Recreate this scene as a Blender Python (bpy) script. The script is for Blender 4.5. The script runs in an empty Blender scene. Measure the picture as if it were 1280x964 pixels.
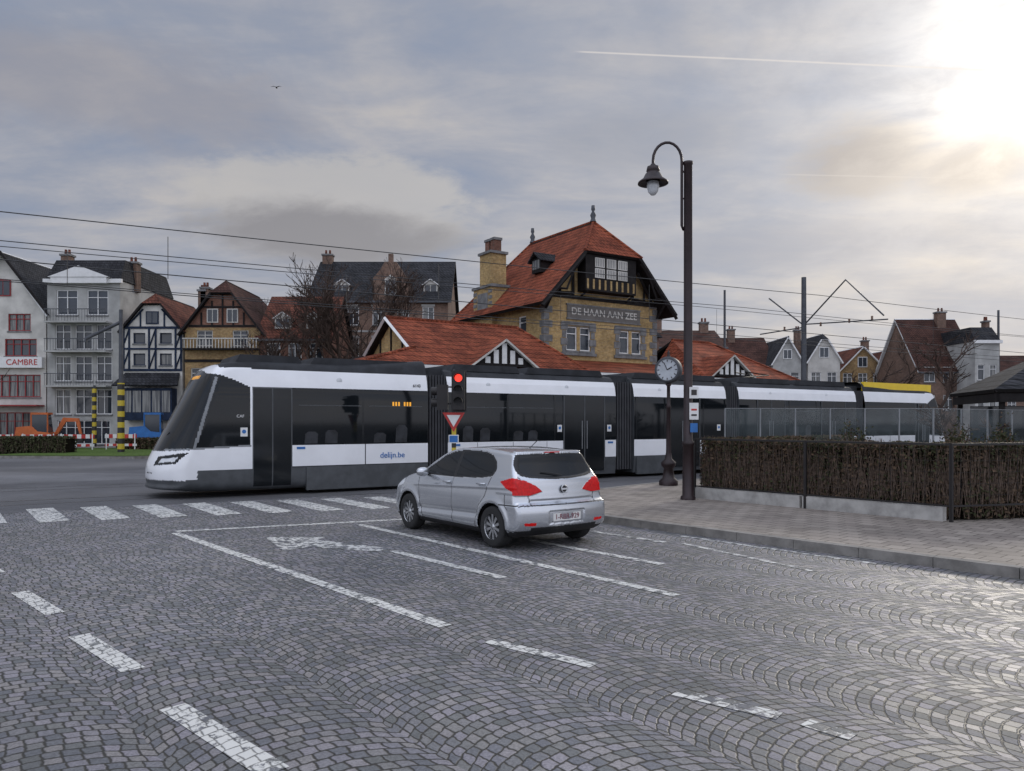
import bpy, bmesh, math, random
import numpy as np
from mathutils import Matrix, Vector
random.seed(7); np.random.seed(7)
S = bpy.context.scene
R = math.radians

# ------------------------------------------------------------------ node helpers
class NT:
    def __init__(s, nt): s.nt = nt; s.n = nt.nodes; s.l = nt.links
    def new(s, t, **kw):
        n = s.n.new(t)
        for k, v in kw.items(): setattr(n, k, v)
        return n
    def put(s, sock, v):
        if v is None: return
        if isinstance(v, bpy.types.NodeSocket): s.l.new(v, sock)
        else: sock.default_value = v
    def m(s, op, a, b=None, c=None, clamp=False):
        n = s.new('ShaderNodeMath', operation=op); n.use_clamp = clamp
        s.put(n.inputs[0], a); s.put(n.inputs[1], b)
        if c is not None: s.put(n.inputs[2], c)
        return n.outputs[0]
    def vm(s, op, a, b=None, out=0):
        n = s.new('ShaderNodeVectorMath', operation=op)
        s.put(n.inputs[0], a); s.put(n.inputs[1], b)
        return n.outputs['Value'] if op in ('DOT_PRODUCT', 'LENGTH') else n.outputs[0]
    def comb(s, x, y, z=0.0):
        n = s.new('ShaderNodeCombineXYZ'); s.put(n.inputs[0], x); s.put(n.inputs[1], y); s.put(n.inputs[2], z); return n.outputs[0]
    def sep(s, v):
        n = s.new('ShaderNodeSeparateXYZ'); s.put(n.inputs[0], v); return n.outputs
    def noise(s, vec, scale, detail=4, rough=.55, dist=0.0, out='Fac'):
        n = s.new('ShaderNodeTexNoise'); s.put(n.inputs['Vector'], vec)
        n.inputs['Scale'].default_value = scale; n.inputs['Detail'].default_value = detail
        n.inputs['Roughness'].default_value = rough; n.inputs['Distortion'].default_value = dist
        return n.outputs[out]
    def sstep(s, v, a, b, lo=0.0, hi=1.0):
        n = s.new('ShaderNodeMapRange', interpolation_type='SMOOTHSTEP')
        s.put(n.inputs[0], v); s.put(n.inputs[1], a); s.put(n.inputs[2], b); s.put(n.inputs[3], lo); s.put(n.inputs[4], hi)
        return n.outputs[0]
    def mix(s, f, a, b, mode='MIX'):
        n = s.new('ShaderNodeMix', data_type='RGBA', blend_type=mode)
        s.put(n.inputs[0], f)
        for i, v in ((6, a), (7, b)):
            if isinstance(v, tuple) and len(v) == 3: v = (*v, 1)
            s.put(n.inputs[i], v)
        return n.outputs[2]

def base_mat(name):
    m = bpy.data.materials.new(name); m.use_nodes = True
    N = NT(m.node_tree); b = m.node_tree.nodes['Principled BSDF']
    return m, N, b
def objco(N): return N.new('ShaderNodeTexCoord').outputs['Object']
def bump(N, b, h, strength=.5, dist=.01):
    n = N.new('ShaderNodeBump'); n.inputs['Strength'].default_value = strength; n.inputs['Distance'].default_value = dist
    N.put(n.inputs['Height'], h); N.l.new(n.outputs[0], b.inputs['Normal'])

def pm(name, col, rough=.6, metal=0.0, var=.15, scale=3.0, bmp=0.0, bscale=40, coat=0.0, emis=None, spec=None):
    m, N, b = base_mat(name); co = objco(N)
    n = N.noise(co, scale, 5, .6)
    f = N.sstep(n, .3, .7, 1 - var, 1 + var)
    N.l.new(N.vm('MULTIPLY', N.comb(*col), N.comb(f, f, f)), b.inputs['Base Color'])
    b.inputs['Roughness'].default_value = rough; b.inputs['Metallic'].default_value = metal
    b.inputs['Coat Weight'].default_value = coat
    if spec is not None: b.inputs['Specular IOR Level'].default_value = spec
    if bmp: bump(N, b, N.noise(co, bscale, 3), bmp, .01)
    if emis: b.inputs['Emission Color'].default_value = (*emis[0], 1); b.inputs['Emission Strength'].default_value = emis[1]
    return m

def wallco(N, rot=False):
    co = objco(N)
    k = (0.3012, 1.3818, 0) if rot else (1, 1, 0)
    h = N.vm('DOT_PRODUCT', co, k)
    return co, N.comb(h, N.sep(co)[2], 0)

def brick_mat(name, c1, c2, mortar, rot=False, bw=.22, bh=.075, stain=.35):
    m, N, b = base_mat(name); co, wc = wallco(N, rot)
    t = N.new('ShaderNodeTexBrick'); N.l.new(wc, t.inputs['Vector'])
    t.inputs['Color1'].default_value = (*c1, 1); t.inputs['Color2'].default_value = (*c2, 1); t.inputs['Mortar'].default_value = (*mortar, 1)
    t.inputs['Scale'].default_value = 1; t.inputs['Brick Width'].default_value = bw; t.inputs['Row Height'].default_value = bh
    t.inputs['Mortar Size'].default_value = .009
    n = N.noise(co, .6, 6, .65); f = N.sstep(n, .3, .75, 1 + stain * .5, 1 - stain)
    n2 = N.noise(wc, 5, 4, .7); f2 = N.sstep(n2, .3, .7, .75, 1.2); ff = N.m('MULTIPLY', f, f2)
    N.l.new(N.vm('MULTIPLY', t.outputs['Color'], N.comb(ff, ff, ff)), b.inputs['Base Color'])
    b.inputs['Roughness'].default_value = .9; b.inputs['Specular IOR Level'].default_value = .25
    bump(N, b, N.m('MULTIPLY', t.outputs['Fac'], -1.0), .4, .01)
    return m

def tile_mat(name, c1, c2, rot=False, tw=.26, th=.24, rough=.85):
    m, N, b = base_mat(name); co, wc = wallco(N, rot)
    t = N.new('ShaderNodeTexBrick'); N.l.new(wc, t.inputs['Vector'])
    t.offset = .5
    t.inputs['Color1'].default_value = (*c1, 1); t.inputs['Color2'].default_value = (*c2, 1)
    t.inputs['Mortar'].default_value = (c1[0] * .2, c1[1] * .2, c1[2] * .2, 1)
    t.inputs['Scale'].default_value = 1; t.inputs['Brick Width'].default_value = tw; t.inputs['Row Height'].default_value = th
    t.inputs['Mortar Size'].default_value = .022; t.inputs['Mortar Smooth'].default_value = .6
    n = N.noise(co, .9, 6, .7); f = N.sstep(n, .32, .7, 1.15, .5)
    n2 = N.noise(wc, 9, 3); f = N.m('MULTIPLY', f, N.sstep(n2, .3, .7, .75, 1.2))
    N.l.new(N.vm('MULTIPLY', t.outputs['Color'], N.comb(f, f, f)), b.inputs['Base Color'])
    b.inputs['Roughness'].default_value = rough; b.inputs['Specular IOR Level'].default_value = .15
    s = N.sep(wc)
    row = N.m('FRACT', N.m('DIVIDE', s[1], th))
    wav = N.m('ABSOLUTE', N.m('SINE', N.m('MULTIPLY', s[0], math.pi / tw)))
    bump(N, b, N.m('SUBTRACT', wav, row), .7, .04)
    return m

def cobble_mat(name, paint=False, wear=.42):
    m, N, b = base_mat(name); co = objco(N)
    w1 = N.vm('SUBTRACT', N.noise(co, 1.3, 2, out='Color'), (.5, .5, .5))
    w2 = N.vm('SUBTRACT', N.noise(co, 12, 1, out='Color'), (.5, .5, .5))
    p = N.vm('ADD', co, N.vm('MULTIPLY', w1, (.08, .08, 0)))
    p = N.vm('ADD', p, N.vm('MULTIPLY', w2, (.034, .034, 0)))
    x = N.vm('DOT_PRODUCT', p, (.77, .638, 0)); y = N.vm('DOT_PRODUCT', p, (-.638, .77, 0))
    W = 1.20; RR = .84; s_ = .096
    c = N.m('FLOOR', N.m('DIVIDE', x, W))
    xl = N.m('SUBTRACT', x, N.m('MULTIPLY', N.m('ADD', c, .5), W))
    h = N.m('SQRT', N.m('SUBTRACT', RR * RR, N.m('MULTIPLY', xl, xl)))
    yy = N.m('DIVIDE', N.m('SUBTRACT', y, h), s_)
    row = N.m('FLOOR', yy); fy = N.m('FRACT', yy)
    wn = N.new('ShaderNodeTexWhiteNoise', noise_dimensions='2D'); N.l.new(N.comb(row, c), wn.inputs['Vector'])
    a = N.m('DIVIDE', N.m('MULTIPLY', N.m('ARCSINE', N.m('DIVIDE', xl, RR)), RR), .098)
    a = N.m('ADD', a, N.m('MULTIPLY', wn.outputs['Value'], 3.0))
    cell = N.m('FLOOR', a); fx = N.m('FRACT', a)
    wc = N.new('ShaderNodeTexWhiteNoise', noise_dimensions='3D'); N.l.new(N.comb(cell, row, c), wc.inputs['Vector'])
    rnd = wc.outputs['Value']; rc = N.sep(wc.outputs['Color'])
    ex = N.m('MINIMUM', fx, N.m('SUBTRACT', 1.0, fx)); ey = N.m('MINIMUM', fy, N.m('SUBTRACT', 1.0, fy))
    e = N.m('SMOOTH_MIN', ex, ey, .14)
    e = N.m('ADD', e, N.m('MULTIPLY', N.m('SUBTRACT', N.noise(co, 45, 2), .5), .1))
    j = N.sstep(e, .02, .13)
    g = N.sstep(rnd, 0, 1, .12, .205)
    big = N.sstep(N.noise(co, .35, 5, .6), .3, .7, .8, 1.2)
    fine = N.sstep(N.noise(co, 60, 3, .7), .25, .75, .72, 1.28)
    g = N.m('MULTIPLY', N.m('MULTIPLY', g, big), fine)
    col = N.comb(N.m('MULTIPLY', g, N.sstep(rc[0], 0, 1, .96, 1.06)), g, N.m('MULTIPLY', g, N.sstep(rc[1], 0, 1, .98, 1.12)))
    rough = N.sstep(rc[2], 0, 1, .5, .66)
    if paint:
        wr = N.sstep(N.m('ADD', N.noise(co, 14, 5, .75), N.m('MULTIPLY', N.m('SUBTRACT', rnd, .5), .25)), wear - .07, wear + .05)
        col = N.mix(wr, col, (.58, .58, .55))
        col = N.mix(N.sstep(e, .0, .10, .85, 0), col, (.07, .07, .068))
    else:
        col = N.mix(j, N.mix(N.noise(co, 3), (.018, .018, .016), (.04, .037, .03)), col)
    N.l.new(col, b.inputs['Base Color']); N.l.new(rough, b.inputs['Roughness'])
    b.inputs['Specular IOR Level'].default_value = .38
    hgt = N.m('ADD', N.m('MULTIPLY', j, N.sstep(rc[1], 0, 1, .85, 1.03)), N.m('MULTIPLY', fine, .1))
    bump(N, b, hgt, .3 if paint else .45, .010)
    return m

def asphalt_mat(name, c, k=.25):
    m, N, b = base_mat(name); co = objco(N)
    f = N.m('MULTIPLY', N.sstep(N.noise(co, .25, 6, .65), .3, .7, 1 - k, 1 + k), N.sstep(N.noise(co, 40, 3, .8), .2, .8, .7, 1.3))
    N.l.new(N.vm('MULTIPLY', N.comb(*c), N.comb(f, f, f)), b.inputs['Base Color'])
    b.inputs['Roughness'].default_value = .75; b.inputs['Specular IOR Level'].default_value = .35
    bump(N, b, N.noise(co, 60, 3, .8), .4, .01)
    return m

def paver_mat(name):
    m, N, b = base_mat(name); co = objco(N)
    mp = N.new('ShaderNodeMapping'); N.l.new(co, mp.inputs[0]); mp.inputs['Rotation'].default_value = (0, 0, R(49))
    t = N.new('ShaderNodeTexBrick'); N.l.new(mp.outputs[0], t.inputs['Vector'])
    t.inputs['Color1'].default_value = (.19, .165, .145, 1); t.inputs['Color2'].default_value = (.265, .235, .205, 1); t.inputs['Mortar'].default_value = (.07, .06, .05, 1)
    t.inputs['Scale'].default_value = 1; t.inputs['Brick Width'].default_value = .3; t.inputs['Row Height'].default_value = .3; t.inputs['Mortar Size'].default_value = .01
    f = N.m('MULTIPLY', N.sstep(N.noise(co, .7, 6, .65), .3, .7, .75, 1.2), N.sstep(N.noise(co, 30, 3, .8), .2, .8, .85, 1.15))
    N.l.new(N.vm('MULTIPLY', t.outputs['Color'], N.comb(f, f, f)), b.inputs['Base Color'])
    b.inputs['Roughness'].default_value = .75; b.inputs['Specular IOR Level'].default_value = .3
    bump(N, b, N.m('MULTIPLY', t.outputs['Fac'], -1.0), .4, .006)
    return m

def glass_mat(name, col=(.012, .014, .017), rough=.04, curtain=False, spec=.5):
    m, N, b = base_mat(name); co = objco(N)
    if curtain:
        n = N.noise(N.vm('MULTIPLY', co, (9, 9, .4)), 1.0, 3)
        N.l.new(N.mix(N.sstep(n, .4, .6), (.18, .18, .17), (.05, .055, .06)), b.inputs['Base Color'])
    else:
        n = N.noise(co, 1.3, 3); N.l.new(N.mix(n, col, tuple(x * 2.6 for x in col)), b.inputs['Base Color'])
    b.inputs['Roughness'].default_value = rough; b.inputs['IOR'].default_value = 1.5; b.inputs['Specular IOR Level'].default_value = spec
    return m

def stripe_mat(name, c1, c2, period):
    m, N, b = base_mat(name); co = objco(N); z = N.sep(co)[2]
    f = N.sstep(N.m('FRACT', N.m('DIVIDE', z, period)), .49, .51)
    N.l.new(N.mix(f, c1, c2), b.inputs['Base Color']); b.inputs['Roughness'].default_value = .5
    return m

M = {}
M['cobble'] = cobble_mat('cobblestone')
M['cpaint'] = cobble_mat('road_paint_on_cobbles', True, .43)
M['cpaint_worn'] = cobble_mat('worn_road_paint_on_cobbles', True, .51)
M['asphalt'] = asphalt_mat('asphalt', (.095, .095, .1))
M['asphalt2'] = asphalt_mat('light_asphalt', (.13, .13, .135))
M['paver'] = paver_mat('paving_slabs')
M['kerb'] = pm('kerb_concrete', (.2, .19, .175), .85, var=.25, scale=4, bmp=.3, spec=.3)
M['concrete'] = pm('concrete', (.36, .35, .33), .85, var=.25, scale=3, bmp=.3, spec=.3)
M['grass'] = pm('grass', (.07, .11, .028), .95, var=.4, scale=6, bmp=.8, bscale=60, spec=.1)
M['steel'] = pm('rail_steel', (.35, .34, .33), .35, .9)
M['black'] = pm('black_metal', (.018, .016, .016), .5, .2, bmp=.05)
M['postbrown'] = pm('dark_brown_painted_metal', (.022, .012, .013), .45, .2, var=.3)
M['mastgrey'] = pm('mast_grey', (.07, .075, .085), .6, .3, var=.2)
M['wire'] = pm('wire', (.03, .03, .03), .6)
M['white'] = pm('white_paint', (.66, .66, .65), .5, var=.06)
M['offwhite'] = pm('render_white', (.5, .485, .45), .9, var=.18, scale=.8, spec=.2)
M['greyrender'] = pm('render_grey', (.36, .36, .345), .9, var=.2, scale=.8, spec=.2)
M['red'] = pm('red_paint', (.42, .025, .02), .5)
M['redframe'] = pm('red_window_frame', (.24, .02, .02), .6)
M['timber'] = pm('dark_timber', (.016, .014, .014), .8, var=.3, spec=.2)
M['bluetimber'] = pm('blue_black_timber', (.016, .026, .05), .8, var=.3, spec=.2)
M['tramwhite'] = pm('tram_white', (.76, .77, .79), .22, var=.04, scale=1.5, coat=.5)
M['tramgrey'] = pm('tram_skirt_grey', (.06, .065, .07), .5, var=.2)
M['tramroof'] = pm('tram_roof_grey', (.028, .03, .034), .7, var=.3, scale=2, spec=.25)
M['tramblack'] = glass_mat('tram_glass', (.004, .005, .006), .05, spec=.32)
M['tramdoor'] = glass_mat('tram_door_glass', (.006, .007, .008), .1, spec=.3)
M['tramseat'] = pm('tram_seat_and_blinds', (.022, .024, .028), .35, var=.5, scale=4, spec=.3)
M['trampillar'] = pm('tram_pillar', (.2, .21, .22), .4)
M['bellows'] = pm('bellows_rubber', (.035, .036, .04), .85, var=.2)
M['yellow'] = pm('tram_yellow', (.75, .52, .02), .4, var=.05)
M['amber'] = pm('amber_led', (.2, .1, .0), .5, emis=((1, .45, .05), .8))
M['redlamp'] = pm('red_signal_lens', (.4, .01, .005), .3, emis=((1, .04, .02), 1.6))
M['headlamp'] = pm('lamp_lens', (.6, .62, .64), .15)
M['glass'] = glass_mat('window_glass', (.02, .024, .03), .06)
M['curtain'] = glass_mat('curtained_glass', curtain=True, rough=.1)
M['stone'] = pm('blue_stone', (.17, .17, .17), .9, var=.25, spec=.2)
M['ybrick'] = brick_mat('yellow_brick', (.46, .31, .12), (.35, .22, .08), (.32, .27, .19), rot=True)
M['ybrick2'] = brick_mat('ochre_brick', (.38, .25, .10), (.28, .155, .06), (.25, .22, .16))
M['brick'] = brick_mat('brown_brick', (.14, .085, .06), (.2, .115, .08), (.16, .14, .125))
M['redbrick'] = brick_mat('red_brick', (.18, .072, .045), (.23, .1, .065), (.17, .14, .12))
M['redtile'] = tile_mat('orange_red_roof_tiles', (.29, .08, .04), (.21, .055, .03), rot=True)
M['browntile'] = tile_mat('brown_roof_tiles', (.085, .04, .03), (.065, .032, .026))
M['rusttile'] = tile_mat('rust_roof_tiles', (.17, .06, .038), (.125, .048, .033))
M['slate'] = tile_mat('slate', (.028, .029, .033), (.042, .043, .048), th=.2, tw=.3, rough=.8)
M['bark'] = pm('bark', (.06, .042, .034), .9, var=.3, spec=.2)
M['leafbrown'] = pm('brown_leaves', (.10, .068, .044), .9, var=.5, scale=8, spec=.15)
M['leafgreen'] = pm('dark_green_leaves', (.052, .056, .026), .85, var=.5, scale=8, spec=.2)
M['twig'] = pm('twigs', (.11, .08, .062), .9, var=.4, scale=15, spec=.15)
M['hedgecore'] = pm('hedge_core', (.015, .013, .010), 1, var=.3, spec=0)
M['yb'] = stripe_mat('yellow_black_stripes', (.02, .02, .02), (.5, .38, .03), .62)
M['rw'] = stripe_mat('red_white_stripes', (.6, .6, .6), (.55, .04, .03), .5)
M['orange'] = pm('orange_machine_paint', (.5, .12, .03), .6)
M['blue'] = pm('blue_machine_paint', (.02, .13, .38), .5)
M['tyre'] = pm('tyre_rubber', (.018, .018, .018), .85, var=.2)
M['plastic'] = pm('black_plastic', (.013, .013, .014), .6)
M['carglass'] = glass_mat('car_glass', (.006, .007, .008), .03, spec=.3)
M['alloy'] = pm('alloy_wheel', (.5, .51, .52), .3, .85, var=.05)
M['tail'] = pm('tail_light_red', (.30, .003, .004), .25, var=.35, scale=30, coat=0, spec=.3, emis=((1, .01, .01), .16))
M['plate'] = pm('number_plate_white', (.65, .65, .63), .4, var=.02)
M['platered'] = pm('plate_red_text', (.15, .02, .04), .5)
M['text'] = pm('sign_text', (.035, .03, .03), .6)
M['plaster'] = pm('sign_plaster', (.13, .12, .11), .8)
M['clockface'] = pm('clock_face', (.42, .45, .48), .5)
m, N, b = base_mat('car_silver_paint'); co = objco(N)
n = N.noise(co, 900, 1); N.l.new(N.mix(n, (.48, .50, .53), (.60, .62, .65)), b.inputs['Base Color'])
b.inputs['Metallic'].default_value = .8; b.inputs['Roughness'].default_value = .27; b.inputs['Coat Weight'].default_value = .8; b.inputs['Coat Roughness'].default_value = .04
M['silver'] = m
m, N, b = base_mat('clear_glass'); b.inputs['Base Color'].default_value = (.22, .27, .28, 1); b.inputs['Roughness'].default_value = .02
n = N.noise(objco(N), 2, 3); N.l.new(N.sstep(n, .3, .7, .10, .22), b.inputs['Alpha'])
M['clear'] = m

# ------------------------------------------------------------------ mesh builder
def root(name, loc=(0, 0, 0)):
    e = bpy.data.objects.new(name, None); e.empty_display_size = .2; e.location = loc
    S.collection.objects.link(e); return e
class MB:
    def __init__(s, M4=None): s.v = []; s.f = []; s.mi = []; s.sm = []; s.ml = []; s.M = M4 or Matrix.Identity(4)
    def add(s, vs, fs, mat, smooth=False):
        o = len(s.v); s.v += [tuple(s.M @ Vector(v)) for v in vs]
        if mat not in s.ml: s.ml.append(mat)
        i = s.ml.index(mat)
        for f in fs: s.f.append([o + a for a in f]); s.mi.append(i); s.sm.append(smooth)
    def poly(s, pts, mat): s.add(pts, [list(range(len(pts)))], mat)
    def box(s, x0, x1, y0, y1, z0, z1, mat):
        v = [(x0, y0, z0), (x1, y0, z0), (x1, y1, z0), (x0, y1, z0), (x0, y0, z1), (x1, y0, z1), (x1, y1, z1), (x0, y1, z1)]
        s.add(v, [[0, 3, 2, 1], [4, 5, 6, 7], [0, 1, 5, 4], [1, 2, 6, 5], [2, 3, 7, 6], [3, 0, 4, 7]], mat)
    def slab(s, pts, th, mat, mat2=None):
        p = [Vector(a) for a in pts]; n = (p[1] - p[0]).cross(p[2] - p[0]).normalized()
        if n.z < 0: n = -n
        q = [a - n * th for a in p]; k = len(p)
        s.add(pts, [list(range(k))], mat)
        vs = p + q; s.add(vs, [list(range(2 * k - 1, k - 1, -1))] + [[i, (i + 1) % k, k + (i + 1) % k, k + i] for i in range(k)], mat2 or mat)
    def prism(s, pts2, y0, y1, mat):
        k = len(pts2); vs = [(a, y0, b) for a, b in pts2] + [(a, y1, b) for a, b in pts2]
        s.add(vs, [list(range(k)), list(range(2 * k - 1, k - 1, -1))] + [[i, k + i, k + (i + 1) % k, (i + 1) % k] for i in range(k)], mat)
    def tube(s, pts, r, mat, n=8, r1=None, cap=True):
        P = [Vector(p) for p in pts]; vs = []; k = len(P); ref = None
        for i, p in enumerate(P):
            d = ((P[min(i + 1, k - 1)] - P[max(i - 1, 0)])).normalized()
            if ref is None: ref = Vector((0, 0, 1)) if abs(d.z) < .9 else Vector((1, 0, 0))
            a = d.cross(ref).normalized(); b_ = d.cross(a).normalized(); ref = a.cross(d)
            rr = r if r1 is None else r + (r1 - r) * i / (k - 1)
            for j in range(n):
                t = 2 * math.pi * j / n; vs.append(p + a * math.cos(t) * rr + b_ * math.sin(t) * rr)
        fs = [[i * n + j, i * n + (j + 1) % n, (i + 1) * n + (j + 1) % n, (i + 1) * n + j] for i in range(k - 1) for j in range(n)]
        s.add(vs, fs, mat, n > 5)
        if cap: s.add([vs[j] for j in range(n)], [list(range(n))], mat); s.add([vs[(k - 1) * n + j] for j in range(n)], [list(range(n))], mat)
    def lathe(s, prof, c, mat, n=20, axis='Z', smooth=True):
        vs = []
        for r, z in prof:
            for j in range(n):
                t = 2 * math.pi * j / n; a, b_ = r * math.cos(t), r * math.sin(t)
                vs.append((c[0] + a, c[1] + b_, c[2] + z) if axis == 'Z' else (c[0] + a, c[1] + z, c[2] + b_))
        k = len(prof)
        s.add(vs, [[i * n + j, i * n + (j + 1) % n, (i + 1) * n + (j + 1) % n, (i + 1) * n + j] for i in range(k - 1) for j in range(n)], mat, smooth)
    def obj(s, name, parent=None, fix=True):
        me = bpy.data.meshes.new(name); me.from_pydata(s.v, [], s.f)
        for m_ in s.ml: me.materials.append(M[m_])
        me.polygons.foreach_set('material_index', s.mi); me.polygons.foreach_set('use_smooth', s.sm)
        if fix:
            bm = bmesh.new(); bm.from_mesh(me); bmesh.ops.recalc_face_normals(bm, faces=bm.faces); bm.to_mesh(me); bm.free()
        me.update()
        o = bpy.data.objects.new(name, me); S.collection.objects.link(o)
        if parent: o.parent = parent
        return o
def frame(O, X, Y=None):
    X = Vector(X).normalized(); Z = Vector((0, 0, 1)); Y = Z.cross(X)
    m_ = Matrix.Identity(4)
    for i in range(3): m_[i][0] = X[i]; m_[i][1] = Y[i]; m_[i][2] = Z[i]; m_[i][3] = O[i]
    return m_
def text(s, size, M4, mat, parent, name, ext=.006, bold=0):
    cu = bpy.data.curves.new(name, 'FONT'); cu.body = s; cu.size = size; cu.extrude = ext; cu.offset = bold
    cu.align_x = 'CENTER'; cu.align_y = 'CENTER'; cu.materials.append(M[mat])
    o = bpy.data.objects.new(name, cu); S.collection.objects.link(o); o.matrix_world = M4
    if parent: o.parent = parent
    return o
def textM(F, loc): return F @ Matrix.Translation(loc) @ Matrix.Rotation(R(90), 4, 'X')

# ------------------------------------------------------------------ camera
H = 1.85
cam = bpy.data.cameras.new('camera'); co_ = bpy.data.objects.new('camera', cam); S.collection.objects.link(co_)
co_.location = (0, 0, H); co_.rotation_euler = (R(90), 0, 0)
cam.sensor_width = 36; cam.lens = 27; cam.shift_y = 46 / 1280; cam.clip_end = 5000; cam.clip_start = .05
S.camera = co_

# ------------------------------------------------------------------ ground
def sheet(name, pts, z, mat):
    b_ = MB(); b_.poly([(x, y, z) for x, y in pts], mat); return b_.obj(name)
sheet('ground', [(-1500, -600), (1500, -600), (1500, 2400), (-1500, 2400)], 0, 'asphalt')
sheet('cobbled_road', [(-40, -14), (22, -14), (22, 0), (12, 9), (3.4, 21.6), (2.4, 21.9), (-10.4, 17.1), (-40, 5.9)], .004, 'cobble')
sheet('side_road', [(-90, -10), (-41, 5.4), (-10.6, 17.0), (-8, 27), (-60, 34), (-90, 30)], .004, 'asphalt2')

def strip(b_, p, q, w, mat, z=.008):
    p = Vector(p); q = Vector(q); d = (q - p).normalized(); n = Vector((-d.y, d.x)) * w / 2
    b_.poly([(*(p - n), z), (*(q - n), z), (*(q + n), z), (*(p + n), z)], mat)
lm = MB()
strip(lm, (-5.70, 12.98), (-2.05, 14.6), .17, 'cpaint')
strip(lm, (-5.60, 12.78), (-.60, 6.95), .15, 'cpaint')
strip(lm, (-2.75, 13.85), (1.75, 8.18), .14, 'cpaint')
strip(lm, (-1.70, 11.0), (-.1, 9.1), .14, 'cpaint')
lm.poly([(-3.95, 12.3, .008), (-3.0, 12.35, .008), (-3.05, 12.05, .008), (-1.75, 11.2, .008), (-1.95, 10.95, .008), (-2.95, 11.35, .008), (-3.3, 11.05, .008)], 'cpaint_worn')
strip(lm, (.3, 12.0), (1.95, 9.98), .14, 'cpaint')
strip(lm, (1.35, 13.0), (2.35, 11.8), .13, 'cpaint_worn')
strip(lm, (2.6, 11.7), (3.75, 9.5), .1, 'cpaint_worn')
strip(lm, (2.75, 12.45), (4.75, 10.0), .1, 'cpaint_worn')
for p, q in (((-5.35, 8.35), (-4.4, 7.4)), ((-3.75, 6.65), (-2.82, 5.72)), ((-2.2, 4.98), (-1.25, 4.05)), ((-7.0, 10.1), (-6.3, 9.4))):
    strip(lm, p, q, .17, 'cpaint')
strip(lm, (-.2, 6.48), (.62, 5.82), .13, 'cpaint')
strip(lm, (1.12, 5.25), (1.68, 4.82), .14, 'cpaint_worn'); strip(lm, (1.8, 4.72), (2.0, 4.5), .13, 'cpaint_worn')
lm.obj('road_marking')
cw = MB()
for i in range(-1, 8):
    c = Vector((-9.3 + .95 * i, 15.35 + .36 * i)); d = Vector((.6, -.8)) * 1.35
    strip(cw, c - d, c + d, .5, 'cpaint')
cw.obj('pedestrian_crossing')

U = Vector((.8415, .5403, 0)); V = Vector((-.5403, .8415, 0))
T0 = Vector((1.51, 24.2, 0)) - U * 11.7
TF = frame(T0, U)
tr = root('tram_track')
b_ = MB(TF)
b_.poly([(-60, -.9, .006), (70, -.9, .006), (70, 8.0, .006), (-60, 8.0, .006)], 'asphalt')
for y in (.8, 1.85, 4.95, 6.0):
    b_.poly([(-60, y - .035, .012), (90, y - .035, .012), (90, y + .035, .012), (-60, y + .035, .012)], 'steel')
    b_.poly([(-60, y + .04, .011), (90, y + .04, .011), (90, y + .075, .011), (-60, y + .075, .011)], 'black')
b_.obj('rails', tr)

# sidewalk
kp = [(11.4, 3.0), (6.1, 9.15), (1.75, 14.25), (1.15, 15.1), (.95, 16.0), (1.0, 17.0), (1.45, 18.3), (2.3, 19.7), (3.4, 21.0), (5.2, 22.9), (20, 32.4), (45, 48.5)]
sw = [(*p, .13) for p in kp] + [(80, 48, .13), (80, 3, .13)]
b_ = MB(); b_.poly(sw, 'paver'); b_.obj('sidewalk')
kb = MB()
for i in range(len(kp) - 1):
    p, q = Vector(kp[i]), Vector(kp[i + 1]); L = (q - p).length; d = (q - p) / L; n = Vector((-d.y, d.x)) * -1
    k = max(1, round(L / 1.0))
    for j in range(k):
        a = p + d * (L * j / k + .004); c = p + d * (L * (j + 1) / k - .004)
        pts = [a, c, c - n * .16, a - n * .16]
        kb.slab([(*t, .136) for t in pts], .14, 'kerb')
kb.obj('kerb')

isl = MB(); ip = [(-27.5, 39.5), (-19, 38.6), (-17.6, 40.5), (-18.5, 47), (-26, 49)]
isl.slab([(*p, .13) for p in ip], .13, 'kerb'); isl.poly([(x * .985 - .35, y * .985 + .65, .15) for x, y in ip], 'grass'); isl.obj('traffic_island')
sheet('verge_lawn', [(-60, 44), (-27, 43), (-21, 50), (-24, 55), (-60, 55)], .02, 'grass')
sheet('far_pavement', [(-80, 54.5), (-3, 54.5), (-3, 60), (-80, 60)], .05, 'kerb')

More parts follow.
